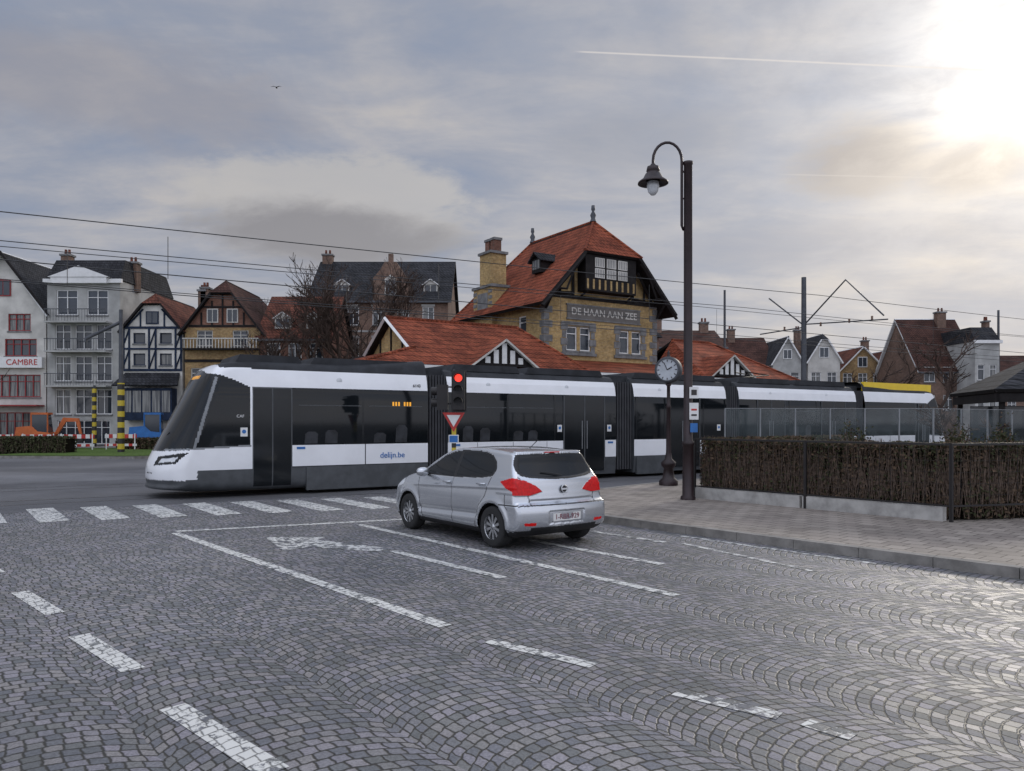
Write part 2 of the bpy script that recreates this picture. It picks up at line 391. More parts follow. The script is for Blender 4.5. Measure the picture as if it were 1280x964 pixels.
# ------------------------------------------------------------------ walls with openings
def wallgrid(w, win, x0, x1, z0, z1, holes, wm, fm='white', y=0.0, sill='stone', dep=.13, lintel=None, seed=0):
    xs = sorted({x0, x1, *[h[0] for h in holes], *[h[1] for h in holes]}); zs = sorted({z0, z1, *[h[2] for h in holes], *[h[3] for h in holes]})
    for i in range(len(xs) - 1):
        for j in range(len(zs) - 1):
            cx, cz = (xs[i] + xs[i + 1]) / 2, (zs[j] + zs[j + 1]) / 2
            if any(h[0] < cx < h[1] and h[2] < cz < h[3] for h in holes): continue
            w.poly([(xs[i], y, zs[j]), (xs[i + 1], y, zs[j]), (xs[i + 1], y, zs[j + 1]), (xs[i], y, zs[j + 1])], wm)
    rng = random.Random(seed + 5)
    for h in holes:
        a, c, e, f = h[:4]; g = y + dep
        w.poly([(a, y, e), (a, g, e), (a, g, f), (a, y, f)], wm); w.poly([(c, y, e), (c, g, e), (c, g, f), (c, y, f)], wm)
        w.poly([(a, y, f), (c, y, f), (c, g, f), (a, g, f)], wm); w.poly([(a, y, e), (c, y, e), (c, g, e), (a, g, e)], wm)
        win.poly([(a, g, e), (c, g, e), (c, g, f), (a, g, f)], 'curtain' if rng.random() < .35 else 'glass')
        t = .07; y0, y1 = g - .07, g - .01
        win.box(a, a + t, y0, y1, e, f, fm); win.box(c - t, c, y0, y1, e, f, fm)
        win.box(a + t, c - t, y0, y1, e, e + t, fm); win.box(a + t, c - t, y0, y1, f - t, f, fm)
        nx = max(1, round((c - a) / .65))
        for k in range(1, nx):
            xx = a + (c - a) * k / nx; win.box(xx - .03, xx + .03, y0 + .005, y1 - .005, e + t, f - t, fm)
        if f - e > 1.1: zz = f - (f - e) * .3; win.box(a + t, c - t, y0 + .01, y1 - .01, zz - .025, zz + .025, fm)
        win.box(a - .06, c + .06, y - .07, y + .03, e - .1, e - .002, sill)
        if lintel: win.box(a - .08, c + .08, y - .025, y + .03, f + .002, f + .2, lintel)

def W(cx, cz, w, h): return (cx - w / 2, cx + w / 2, cz - h / 2, cz + h / 2)

def house(name, x, y, w, d, eave, ridge, kind, wm, rm, wins, fm='white', yaw=0.0, chim=(), over=.3, hips=0.0, timber=None, lintel=None, extra=None, attic=None, bm='white', gm=None):
    e = root(name); F = frame((x, y, 0), (math.cos(R(yaw)), math.sin(R(yaw)), 0))
    wl = MB(F); wn = MB(F); rf = MB(F); dt = MB(F)
    wallgrid(wl, wn, 0, w, 0, eave, wins, wm, fm, lintel=lintel, seed=int(w * 100 + eave * 7))
    wl.poly([(0, 0, 0), (0, d, 0), (0, d, eave), (0, 0, eave)], wm); wl.poly([(w, 0, 0), (w, d, 0), (w, d, eave), (w, 0, eave)], wm)
    wl.poly([(0, d, 0), (w, d, 0), (w, d, eave), (0, d, eave)], wm)
    gm = gm or wm
    if kind in ('gable', 'jerk'):
        cx = w / 2; k = (ridge - eave) / (w / 2); tp = ridge - .1
        if kind == 'gable':
            for yy in (0, d): wl.poly([(0, yy, eave), (w, yy, eave), (cx, yy, tp)], gm)
            for sx in (-1, 1):
                ex = cx + sx * (w / 2 + over)
                rf.slab([(cx, -over, ridge), (ex, -over, eave - k * over), (ex, d + over, eave - k * over), (cx, d + over, ridge)], .14, rm, bm)
        else:
            zc = ridge - hips; ax = hips / k
            for yy in (0, d): wl.poly([(0, yy, eave), (w, yy, eave), (cx + ax, yy, zc - .1), (cx - ax, yy, zc - .1)], gm)
            for sx in (-1, 1):
                ex = cx + sx * (w / 2 + over)
                rf.slab([(cx + sx * ax, -over, zc), (ex, -over, eave - k * over), (ex, d + over, eave - k * over), (cx + sx * ax, d + over, zc), (cx, d - hips * .6, ridge), (cx, hips * .6, ridge)], .14, rm, bm)
            rf.slab([(cx - ax, -over, zc), (cx + ax, -over, zc), (cx, hips * .6, ridge)], .14, rm, bm)
        if attic:
            for (aw_x, az, aw, ah) in attic:
                dt.box(aw_x - aw / 2 - .08, aw_x + aw / 2 + .08, -.06, .02, az - ah / 2 - .08, az + ah / 2 + .08, fm)
                dt.box(aw_x - aw / 2, aw_x - .03, -.075, .0, az - ah / 2, az + ah / 2, 'glass'); dt.box(aw_x + .03, aw_x + aw / 2, -.075, .0, az - ah / 2, az + ah / 2, 'glass')
    elif kind == 'side':
        cy = d / 2; k = (ridge - eave) / cy
        for xx in (0, w): wl.poly([(xx, 0, eave), (xx, d, eave), (xx, cy, ridge - .1)], gm)
        for sy in (-1, 1):
            ey = cy + sy * (cy + over)
            rf.slab([(-over, cy, ridge), (-over, ey, eave - k * over), (w + over, ey, eave - k * over), (w + over, cy, ridge)], .14, rm, bm)
        dt.box(-over, w + over, -over - .1, -over + .02, eave - k * over - .16, eave - k * over - .02, 'mastgrey')
    elif kind == 'mansard':
        i = 1.0
        rf.slab([(-.1, -.1, eave), (w + .1, -.1, eave), (w - .1, i, ridge), (.1, i, ridge)], .1, rm)
        rf.slab([(-.1, -.1, eave), (.1, i, ridge), (.1, d - i, ridge), (-.1, d, eave)], .1, rm); rf.slab([(w + .1, -.1, eave), (w - .1, i, ridge), (w - .1, d - i, ridge), (w + .1, d, eave)], .1, rm)
        rf.poly([(.1, i, ridge), (w - .1, i, ridge), (w - .1, d - i, ridge), (.1, d - i, ridge)], rm)
        dt.box(-.2, w + .2, -.25, 0.01, eave - .25, eave + .05, 'white')
    for cxx, cyy, cw_, zt in chim:
        dt.box(cxx - cw_ / 2, cxx + cw_ / 2, cyy - .35, cyy + .35, eave - .5, zt, 'brick')
        dt.box(cxx - cw_ / 2 - .08, cxx + cw_ / 2 + .08, cyy - .43, cyy + .43, zt, zt + .15, 'stone')
        for q in (-.2, .2): dt.lathe([(.11, 0), (.09, .4), (.06, .4)], (cxx + q * cw_, cyy, zt + .15), 'rusttile', 8)
    if timber:
        tm, z0, z1, nx = timber
        dt.box(0, w, -.05, .0, z0 - .09, z0 + .09, tm); dt.box(0, w, -.052, .0, z1 - .09, z1 + .09, tm)
        zm = (z0 + z1) / 2
        dt.box(0, w, -.046, .0, zm - .07, zm + .07, tm)
        holes = wins
        def hit(x, za, zb): return any(h[0] < x < h[1] and h[3] > za and h[2] < zb for h in holes)
        for za, zb in ((z0 + .09, zm - .07), (zm + .07, z1 - .09)):
            for q in range(nx + 1):
                xx = min(max(w * q / nx, .08), w - .08)
                if hit(xx, za, zb): continue
                dt.box(xx - .07, xx + .07, -.048, .0, za, zb, tm)
            for q in range(nx):
                xa, xb = w * q / nx, w * (q + 1) / nx
                if hit((xa + xb) / 2, za, zb) or hit(xa + .05, za, zb) or hit(xb - .05, za, zb): continue
                a = Vector((xa, -.03, za)); c = Vector((xb, -.03, zb))
                if q % 2: a.z, c.z = c.z, a.z
                dt.tube([a, c], .06, tm, 4)
    if extra: extra(dt, wn)
    wl.obj('walls', e); wn.obj('windows', e); rf.obj('roof', e)
    if dt.v: dt.obj('trim', e)
    return e

def dormer(dt, x, z, w, h, d=1.6, y=0.0, wm='white', rm='browntile'):
    dt.box(x - w / 2, x + w / 2, y, y + d, z, z + h, wm)
    dt.box(x - w / 2 + .1, x - .03, y - .02, y, z + .12, z + h - .1, 'glass'); dt.box(x + .03, x + w / 2 - .1, y - .02, y, z + .12, z + h - .1, 'glass')
    dt.add([(x - w / 2, y, z + h), (x + w / 2, y, z + h), (x, y, z + h + w * .35)], [[0, 1, 2]], wm)
    for s_ in (-1, 1): dt.slab([(x, y - .15, z + h + w * .38), (x + s_ * (w / 2 + .15), y - .15, z + h - .08), (x + s_ * (w / 2 + .15), y + d, z + h - .08), (x, y + d, z + h + w * .38)], .07, rm, 'white')

Y0 = 58
def x1(dt, wn):
    dt.box(.1, 6.3, -.35, .0, 5.95, 6.75, 'white'); dt.box(.1, 6.3, -1.0, 0, 3.05, 3.15, 'redframe')
    dt.prism([(3.2, 14.75), (-.3, 10.2), (-.3, 9.9), (3.2, 14.45), (6.7, 9.9), (6.7, 10.2)], -.4, -.3, 'timber')
h1 = house('white_gabled_house', -41.6, Y0, 6.4, 9, 10.3, 14.7, 'gable', 'offwhite', 'slate', [W(2, 9.7, 1, .9), W(4.4, 9.4, 1.7, 1.3), W(4.5, 7.5, 2.4, 1.3), W(4.2, 4.6, 3.6, 1.7), W(1.3, 1.5, 1.4, 2.6), W(4.3, 1.5, 3, 2.2)], fm='redframe', extra=x1, attic=[(3.2, 12.0, 1.0, 1.1)])
text('CAMBRE', .62, textM(frame((-36.8, Y0 - .36, 6.35), (1, 0, 0)), (0, -.01, 0)), 'red', h1, 'shop_name')
def x2(dt, wn):
    for z in (4.6, 7.2, 9.4):
        dt.box(.3, 4.9, -.95, 0, z - .12, z, 'greyrender')
        for q in range(22): dt.box(.34 + q * .214, .36 + q * .214, -.93, -.91, z, z + .85, 'mastgrey')
        dt.box(.3, 4.9, -.95, -.89, z + .85, z + .91, 'mastgrey')
    dt.prism([(.3, 12.75), (4.9, 12.75), (2.6, 13.6)], -.5, .5, 'white'); dt.box(.5, 4.7, -.45, .0, 12.3, 12.74, 'white')
house('grey_apartment_building', -35.1, Y0, 5.5, 9, 12.6, 14.3, 'mansard', 'greyrender', 'slate', [W(1.5, 10.9, 1.6, 1.9), W(3.8, 10.9, 1.6, 1.9), W(1.2, 8.3, 1.2, 1.9), W(2.75, 8.3, 1.3, 1.9), W(4.3, 8.3, 1.2, 1.9), W(1.2, 5.9, 1.2, 1.9), W(2.75, 5.9, 1.3, 1.9), W(4.3, 5.9, 1.2, 1.9), W(1.2, 3.4, 1.2, 1.9), W(2.75, 3.4, 1.3, 1.9), W(4.3, 3.4, 1.2, 1.9), W(2.75, 1.1, 4, 1.8)], chim=((.1, 2.5, .7, 14.9), (5.3, 2.5, .8, 14.3)), extra=x2)
def x3(dt, wn):
    dt.slab([(-.2, -1.3, 4.6), (4.7, -1.3, 4.6), (4.3, 0, 5.6), (.2, 0, 5.6)], .1, 'slate')
    dt.box(.4, 4.1, -.9, 0, 2.0, 4.4, 'bluetimber')
    for q in range(5): dt.box(.5 + q * .72, 1.1 + q * .72, -.93, -.9, 2.6, 4.2, 'curtain')
    for sx in (-1, 1): dt.tube([(2.25 + sx * 1.9, -.04, 9.1), (2.25 + sx * .7, -.04, 10.4)], .07, 'bluetimber', 4); dt.box(2.25 + sx * .9 - .06, 2.25 + sx * .9 + .06, -.04, 0, 9.0, 10.3, 'bluetimber')
house('timber_framed_house', -29.4, Y0, 4.5, 8, 9.0, 11.7, 'jerk', 'offwhite', 'rusttile', [W(1.25, 8.2, .9, .8), W(3.25, 8.2, .9, .8), W(1.25, 6.6, .9, .9), W(3.25, 6.6, .9, .9)], hips=.9, timber=('bluetimber', 5.8, 9.0, 9), chim=((4.9, 3, .6, 12.2),), extra=x3, attic=[(2.25, 9.75, .8, .8)], fm='bluetimber', bm='timber')
def x4(dt, wn):
    dt.box(0, 5.7, -.08, 0, 6.4, 6.6, 'timber'); dt.box(0, 5.7, -.5, 0, 7.3, 7.42, 'timber')
    for q in range(24): dt.box(.1 + q * .235, .16 + q * .235, -.46, -.42, 7.42, 8.1, 'offwhite')
    dt.box(0, 5.7, -.5, -.4, 8.1, 8.18, 'offwhite')
    for q in (-1.6, -.8, 0, .8, 1.6): dt.box(2.85 + q - .06, 2.85 + q + .06, -.05, 0, 9.1, 11.9 - abs(q) * 1.1, 'timber')
    dt.box(.3, 5.4, -.055, 0, 9.05, 9.2, 'timber'); dt.box(1.2, 4.5, -.055, 0, 10.5, 10.62, 'timber')
house('brick_villa', -24.7, Y0, 5.7, 9, 9.0, 12.7, 'jerk', 'ybrick2', 'browntile', [W(1.1, 5.3, 1.3, 1.3), W(2.9, 5.3, 1.3, 1.3), W(4.7, 5.3, 1.2, 1.3), W(1.5, 8.2, 1.2, 1.2), W(4.2, 8.2, 1.2, 1.2), W(2.8, 2.5, 4, 2)], hips=1.1, gm='redbrick', fm='offwhite', extra=x4, attic=[(2.1, 9.9, .7, .9), (3.6, 9.9, .7, .9)], chim=((.4, 3, .6, 12.4),), bm='timber', over=.45)
def x5(dt, wn):
    for q in (1.6, 4.0): dormer(dt, q, 9.0, 1.2, .85, 2.2, .6, 'offwhite', 'rusttile')
house('red_roofed_house', -19.1, Y0, 5.3, 8, 8.4, 12.0, 'side', 'redbrick', 'rusttile', [W(1.1, 7.2, 1, 1.3), W(2.7, 7.2, 1, 1.3), W(4.3, 7.2, 1, 1.3), W(1.1, 4.6, 1, 1.5), W(2.7, 4.6, 1, 1.5), W(4.3, 4.6, 1, 1.5)], extra=x5, bm='timber')
def x6(dt, wn):
    cx = 7.0
    dt.prism([(cx - 1.5, 11.5), (cx + 1.5, 11.5), (cx + 1.5, 14.2), (cx + .9, 14.9), (cx + .5, 15.6), (cx - .5, 15.6), (cx - .9, 14.9), (cx - 1.5, 14.2)], -.25, 3.2, 'brick')
    dt.prism([(cx - .5, 12.7), (cx + .5, 12.7), (cx + .5, 14.1), (cx, 14.5), (cx - .5, 14.1)], -.3, -.25, 'offwhite')
    dt.box(cx - .4, cx - .04, -.33, -.3, 12.8, 14.0, 'glass'); dt.box(cx + .04, cx + .4, -.33, -.3, 12.8, 14.0, 'glass')
    dt.box(cx - .2, cx + .2, -.2, .2, 15.6, 16.3, 'brick')
    for q in (2.6, 10.3): dormer(dt, q, 13.1, 1.2, .8, 2.6, .9, 'offwhite', 'slate')
    for zz in (12.2, 9.6, 6.9): dt.box(0, 11.8, -.04, 0, zz, zz + .16, 'greyrender')
house('large_brick_townhouse', -17.4, 66, 11.9, 10, 12.5, 16.7, 'side', 'brick', 'slate', [W(1.6 + 2.15 * q, zz, 1.0, 1.6) for q in range(5) for zz in (11.0, 8.3, 5.4)], extra=x6, chim=((.4, 5, .9, 17.2),), lintel='greyrender', bm='timber')
def rh(name, pxl, pxr, D, ev, rd, kind, wm, rm, fm='white', n=2, **k):
    s_ = 960 / D; X0 = (pxl - 640) / s_; w = (pxr - pxl) / s_
    return house(name, X0, D, w, 9, ev, rd, kind, wm, rm, [W(w * (q + .5) / n, zz, min(1.1, w / n * .6), 1.5) for q in range(n) for zz in (6.6, 3.8)], fm=fm, **k)
rh('brown_roofed_house', 915, 968, 86, 8.4, 11.8, 'side', 'redbrick', 'browntile', n=3, chim=((1.0, 4, .8, 12.6),))
rh('grey_gabled_house', 966, 1003, 84, 8.6, 11.3, 'gable', 'greyrender', 'slate', n=2, attic=[(1.6, 9.3, .8, .9)])
rh('white_gabled_villa', 1010, 1050, 84, 8.8, 11.6, 'jerk', 'offwhite', 'slate', n=2, hips=.7, attic=[(1.75, 9.5, .9, 1.0)], chim=((.3, 4, .6, 12.3),))
rh('yellow_brick_house', 1050, 1107, 86, 7.8, 10.4, 'gable', 'ybrick2', 'rusttile', n=3, attic=[(2.5, 8.6, .9, 1.0)], chim=((4.6, 4, .7, 11.3),))
rh('brown_gabled_house', 1100, 1146, 88, 7.4, 10.4, 'gable', 'brick', 'rusttile', n=2, attic=[(2.1, 8.3, .9, 1.0)])
rh('large_brown_house', 1150, 1222, 76, 7.2, 12.7, 'side', 'brick', 'browntile', n=3, chim=((4.2, 4, .9, 13.2),))
rh('white_stepped_house', 1219, 1249, 73, 9.6, 11.0, 'mansard', 'greyrender', 'slate', n=2, chim=((2.2, 2, .4, 11.6),))
rh('distant_brick_house', 818, 905, 72, 9.0, 11.0, 'side', 'redbrick', 'browntile', n=4, chim=((5.6, 4, .8, 11.6), (1.0, 4, .8, 12.0)))
rh('distant_terraced_house', 1250, 1400, 95, 7.5, 10.5, 'side', 'brick', 'browntile', n=5)

# ------------------------------------------------------------------ station
st = root('station_building'); SF = frame((1.75, 42, 0), U)
wl = MB(SF); wn = MB(SF); rf = MB(SF); dt = MB(SF)
wallgrid(wl, wn, 0, 8.3, 0, 8.9, [W(1.9, 6.55, .75, 1.35), W(2.85, 6.55, .75, 1.35), W(5.75, 6.55, .75, 1.35), W(6.7, 6.55, .75, 1.35), W(2.4, 2.5, 1, 2), W(6.2, 2.5, 1, 2)], 'ybrick', 'white')
wl.poly([(0, 0, 8.9), (8.3, 0, 8.9), (6.2, 0, 11.2), (2.1, 0, 11.2)], 'ybrick')
WS = SF @ Matrix.Translation((0, 8.45, 0)) @ Matrix.Rotation(R(-90), 4, 'Z')
ws = MB(WS); wsn = MB(WS)
wallgrid(ws, wsn, 0, 8.45, 0, 8.85, [W(2.3, 7.2, .9, 1.4), W(6.3, 7.3, .8, 1.2)], 'ybrick', 'white')
wl.poly([(8.3, 0, 0), (8.3, 8.45, 0), (8.3, 8.45, 8.9), (8.3, 0, 8.9)], 'ybrick'); wl.poly([(0, 8.45, 0), (8.3, 8.45, 0), (8.3, 8.45, 8.9), (0, 8.45, 8.9)], 'ybrick')
ZR = 13.6; k = 1.072
def rz(x): return ZR - abs(x - 4.15) * k
for sx in (-1, 1):
    e_ = 4.15 + sx * 4.95; c_ = 4.15 + sx * 2.1
    rf.slab([(e_, -1.0, rz(e_)), (c_, -1.0, rz(c_)), (4.15, .9, ZR), (4.15, 7.2, ZR), (e_, 9.3, rz(e_))], .2, 'redtile', 'timber')
rf.slab([(2.05, -1.0, rz(2.05)), (6.25, -1.0, rz(6.25)), (4.15, .9, ZR)], .18, 'redtile', 'timber')
rf.slab([(-.8, 9.3, rz(-.8)), (9.1, 9.3, rz(9.1)), (4.15, 7.2, ZR)], .18, 'redtile', 'timber')
for a, c in (((4.15, .9, ZR), (4.15, 7.2, ZR)), ((4.15, .9, ZR), (2.05, -1.0, rz(2.05))), ((4.15, .9, ZR), (6.25, -1.0, rz(6.25))), ((4.15, 7.2, ZR), (-.8, 9.3, rz(-.8)))):
    rf.tube([a, c], .09, 'redtile', 8)
for yy in (.9, 7.2): rf.lathe([(.2, 0), (.12, .2), (.18, .38), (.07, .6), (.12, .72), (.1, .95), (0, .95)], (4.15, yy, ZR), 'mastgrey', 10)
for sx in (-1, 1):
    a = Vector((4.15 + sx * 4.9, -.95, rz(9.05) - .28)); c = Vector((4.15 + sx * 2.1, -.95, rz(6.25) - .28))
    dt.tube([a, c], .13, 'timber', 4)
    dt.tube([(4.15 + sx * 4.1, -.1, 8.1), (4.15 + sx * 4.1, -.9, 9.0)], .1, 'timber', 4)
    dt.tube([(4.15 + sx * 2.3, -.07, 9.1), (4.15 + sx * 4.0, -.07, 8.95)], .09, 'timber', 4)
    dt.tube([(4.15 + sx * 2.2, -.07, 8.9), (4.15 + sx * 2.2, -.07, 11.0)], .1, 'timber', 4)
    dt.tube([(4.15 + sx * 3.8, -.07, 8.9), (4.15 + sx * 2.2, -.5, 10.6)], .1, 'timber', 4)
    dt.tube([(4.15 + sx * 3.1, -.07, 8.9), (4.15 + sx * 3.1, -.07, 10.1)], .08, 'timber', 4)
    dt.tube([(4.15 + sx * 4.1, -.95, 9.1), (4.15 + sx * 3.3, -.95, 9.1), (4.15 + sx * 2.6, -.95, 10.6)], .07, 'timber', 4)
dt.box(-.02, 8.32, -.06, 0, 8.78, 8.98, 'timber')
dt.box(2.3, 6.0, -.75, -.001, 9.2, 11.25, 'timber')
for i in range(3):
    for j in range(2):
        xx = 2.95 + i * .84
        dt.box(xx, xx + .68, -.79, -.75, 9.95 + j * .6, 10.48 + j * .6, 'offwhite')
        for q in range(5): dt.box(xx + .08 + q * .12, xx + .12 + q * .12, -.80, -.79, 10.0 + j * .6, 10.43 + j * .6, 'stone')
for i in range(9): dt.box(2.38 + i * .42, 2.5 + i * .42, -.78, -.75, 9.3, 9.85, 'ybrick')
for sx in (-1, 1): dt.tube([(4.15 + sx * 1.7, -.05, 8.9), (4.15 + sx * 1.7, -.7, 9.2)], .08, 'timber', 4)
for i in range(22):
    z = .3 + i * .4; L = .55 if i % 2 else .32
    dt.box(-.03, L, -.035, L * .7, z, z + .36, 'stone') ; dt.box(8.3 - L, 8.33, -.035, .3, z, z + .36, 'stone')
for cx in (2.375, 6.225):
    for (a, c, z0, z1) in ((cx - 1.15, cx - .87, 5.75, 7.4), (cx + .87, cx + 1.15, 5.75, 7.4)):
        for q in range(4): dt.box(a - (.1 if q % 2 else 0), c + (.1 if q % 2 else 0), -.03, .0, z0 + q * .42, z0 + q * .42 + .38, 'stone')
    dt.box(cx - 1.2, cx + 1.2, -.05, .0, 7.3, 7.5, 'stone'); dt.box(cx - 1.25, cx + 1.25, -.1, .0, 5.6, 5.76, 'stone')
dt.box(1.55, 6.95, -.05, 0, 7.7, 8.42, 'plaster')
dt.box(1.5, 7.0, -.07, 0, 7.62, 7.70, 'stone'); dt.box(1.5, 7.0, -.07, 0, 8.42, 8.5, 'stone')
text('DE HAAN AAN ZEE', .56, textM(SF, (4.25, -.07, 8.07)), 'offwhite', st, 'station_name', bold=.006)
cm = MB(SF)
cm.box(-.35, 1.0, 4.9, 7.1, 4.0, 10.0, 'ybrick'); cm.box(-.45, 1.1, 4.8, 7.2, 10.0, 10.15, 'stone')
cm.box(-.2, .9, 5.3, 6.6, 10.15, 12.1, 'ybrick'); cm.box(-.3, 1.0, 5.2, 6.7, 12.1, 12.25, 'stone')
cm.box(-.38, -.352, 5.4, 6.6, 8.5, 9.7, 'stone')
for q in (5.1, 6.9):
    for j in range(5): cm.box(-.38, -.352, q - .2, q + .2, 8.2 + j * .36, 8.4 + j * .36, 'stone')
for q in (5.6, 6.25): cm.box(.1, .6, q - .22, q + .22, 12.25, 12.95, 'redbrick'); cm.box(.05, .65, q - .27, q + .27, 12.95, 13.1, 'stone')
cm.obj('chimney', st)
xx = 1.9; yy = 2.2; z = rz(xx)
dt.box(xx - .9, xx + .3, yy - .45, yy + .45, z - .7, z + .12, 'timber'); dt.box(xx - .92, xx - .9, yy - .35, yy + .35, z - .5, z + .02, 'curtain')
for sy in (-1, 1): dt.slab([(xx - 1.1, yy + sy * .65, z - .05), (xx - 1.1, yy, z + .5), (xx + .7, yy, z + .5), (xx + .2, yy + sy * .65, z - .05)], .06, 'slate')
def rp(pts): rf.slab(pts, .16, 'redtile', 'timber')
ev = 4.4; kk = .625
def wz(v): return 6.9 - abs(v) * kk
rp([(-12.2, -4, ev), (0, -4, ev), (-1.8, 0, 6.9), (-9.3, 0, 6.9), (-9.3, -2.56, wz(2.56))])
rp([(-12.2, 4, ev), (0, 4, ev), (-1.8, 0, 6.9), (-9.3, 0, 6.9), (-9.3, 2.56, wz(2.56))])
rp([(-12.2, -4, ev), (-12.2, 4, ev), (-9.0, 2.56, 5.3), (-9.0, -2.56, 5.3)])
wl.poly([(-9.0, -2.5, 5.3), (-9.0, 2.5, 5.3), (-9.0, 0, 6.78)], 'ybrick')
for sy in (-1, 1): dt.tube([(-9.35, sy * 2.7, 5.2), (-9.35, 0, 6.86)], .09, 'white', 4)
for q in (-1.3, 0, 1.3): dt.box(-9.06, -9.0, q - .05, q + .05, 5.3, 6.75 - abs(q) * .62, 'timber')
rf.slab([(-1.8, 0, 6.9), (0, -4, ev), (0, 0, 5.3)], .12, 'redtile', 'timber')
rp([(0, -4, ev), (8.3, -4, ev), (8.3, -.01, 5.35), (0, -.01, 5.35)])
rp([(8.3, -4, ev), (16.6, -4, ev), (12.8, 0, 6.9), (9.6, 0, 6.9)])
rf.slab([(9.6, 0, 6.9), (8.3, -4, ev), (8.3, 0, 5.3)], .12, 'redtile', 'timber')
rp([(16.6, -4, ev), (16.6, 4, ev), (12.8, 0, 6.9)]); rp([(8.3, 4, ev), (16.6, 4, ev), (12.8, 0, 6.9), (9.6, 0, 6.9)])
for a, c in (((-9.3, 0, 6.92), (-1.8, 0, 6.92)), ((-1.8, 0, 6.92), (0, -4, ev)), ((9.6, 0, 6.92), (12.8, 0, 6.92)), ((12.8, 0, 6.92), (16.6, -4, ev)), ((-9, -2.56, 5.3), (-12.2, -4, ev))):
    rf.tube([a, c], .08, 'redtile', 8)
dt.box(-12.2, 16.6, -4.12, -4.0, ev - .2, ev - .03, 'white')
for q in range(60): dt.box(-12 + q * .48, -11.9 + q * .48, -3.95, -3.45, ev - .35, ev - .18, 'white')
lw = MB(SF)
wallgrid(lw, wn, -11.6, 16, 0, ev - .2, [W(-10 + 2.3 * q, 2.3, 1.3, 2.0) for q in range(11)], 'ybrick', 'white', y=-3.4)
lw.poly([(-11.6, -3.4, 0), (-11.6, 3.4, 0), (-11.6, 3.4, 4.3), (-11.6, -3.4, 4.3)], 'ybrick'); lw.poly([(16, -3.4, 0), (16, 3.4, 0), (16, 3.4, 4.3), (16, -3.4, 4.3)], 'ybrick')
lw.poly([(-11.6, 3.4, 0), (16, 3.4, 0), (16, 3.4, 4.3), (-11.6, 3.4, 4.3)], 'ybrick')
for tc, hw in ((-5.2, 1.75), (10.2, 1.75)):
    pk = 5.72; bz = 4.45
    dt.prism([(tc - hw, bz), (tc + hw, bz), (tc, pk - .08)], -4.2, -4.05, 'timber')
    for q in (-.9, -.45, 0, .45, .9):
        hh = (pk - bz) * (1 - abs(q) / hw) - .2
        dt.box(tc + q - .13, tc + q + .13, -4.23, -4.2, bz + .12, bz + max(.15, hh), 'white')
    for sx in (-1, 1):
        rf.slab([(tc, -4.4, pk), (tc + sx * (hw + .2), -4.4, bz - .08), (tc + sx * (hw + .2), -3.9, bz - .08), (tc, -1.9, pk)], .09, 'redtile', 'offwhite')
dt.box(12.5, 14.2, 6, 7.7, 4, 8.0, 'brick')
for a, c in (((12.3, 5.8), (14.4, 5.8)), ((14.4, 5.8), (14.4, 7.9)), ((14.4, 7.9), (12.3, 7.9)), ((12.3, 7.9), (12.3, 5.8))): rf.slab([(*a, 7.9), (*c, 7.9), (13.35, 6.85, 9.4)], .08, 'slate')
ws.obj('side_wall', st); wsn.obj('side_windows', st)
wl.obj('walls', st); lw.obj('wing_walls', st); wn.obj('windows', st); rf.obj('roof', st); dt.obj('timber_and_stone_trim', st)

# ------------------------------------------------------------------ implicit shells
def crom(pts, n=10, closed=True):
    P = np.array(pts, float); k = len(P); out = []
    for i in range(k if closed else k - 1):
        p0, p1, p2, p3 = (P[(i - 1) % k], P[i], P[(i + 1) % k], P[(i + 2) % k]) if closed else (P[max(i - 1, 0)], P[i], P[i + 1], P[min(i + 2, k - 1)])
        for t in np.linspace(0, 1, n, endpoint=False):
            out.append(.5 * ((2 * p1) + (-p0 + p2) * t + (2 * p0 - 5 * p1 + 4 * p2 - p3) * t * t + (-p0 + 3 * p1 - 3 * p2 + p3) * t ** 3))
    return np.array(out)
def pip(x, z, poly):
    P = np.array(poly, float); ins = np.zeros(x.shape, bool); k = len(P); j = k - 1
    for i in range(k):
        xi, zi = P[i]; xj, zj = P[j]
        c = ((zi > z) != (zj > z))
        with np.errstate(divide='ignore', invalid='ignore'):
            c &= x < (xj - xi) * (z - zi) / (zj - zi + 1e-12) + xi
        ins ^= c; j = i
    return ins
def dpl(x, z, poly, closed=False):
    P = np.array(poly, float); k = len(P); d = np.full(x.shape, 9.0)
    for i in range(k if closed else k - 1):
        a = P[i]; c = P[(i + 1) % k] - a; L = c @ c + 1e-12
        t = np.clip(((x - a[0]) * c[0] + (z - a[1]) * c[1]) / L, 0, 1)
        d = np.minimum(d, np.hypot(x - a[0] - t * c[0], z - a[1] - t * c[1]))
    return d
class SDF:
    def __init__(s, poly, x0, x1, z0, z1, h):
        s.x0, s.z0, s.h = x0, z0, h; s.nx = int((x1 - x0) / h) + 1; s.nz = int((z1 - z0) / h) + 1
        X, Z = np.meshgrid(x0 + np.arange(s.nx) * h, z0 + np.arange(s.nz) * h, indexing='ij')
        d = dpl(X, Z, poly, True); s.g = np.where(pip(X, Z, poly), -d, d)
    def __call__(s, x, z):
        fx = np.clip((x - s.x0) / s.h, 0, s.nx - 1.001); fz = np.clip((z - s.z0) / s.h, 0, s.nz - 1.001)
        i = fx.astype(int); j = fz.astype(int); a = fx - i; c = fz - j; g = s.g
        return g[i, j] * (1 - a) * (1 - c) + g[i + 1, j] * a * (1 - c) + g[i, j + 1] * (1 - a) * c + g[i + 1, j + 1] * a * c
def smax(a, b, k): h = np.maximum(k - np.abs(a - b), 0) / k; return np.maximum(a, b) + h * h * k * .25
def smin(a, b, k): h = np.maximum(k - np.abs(a - b), 0) / k; return np.minimum(a, b) - h * h * k * .25
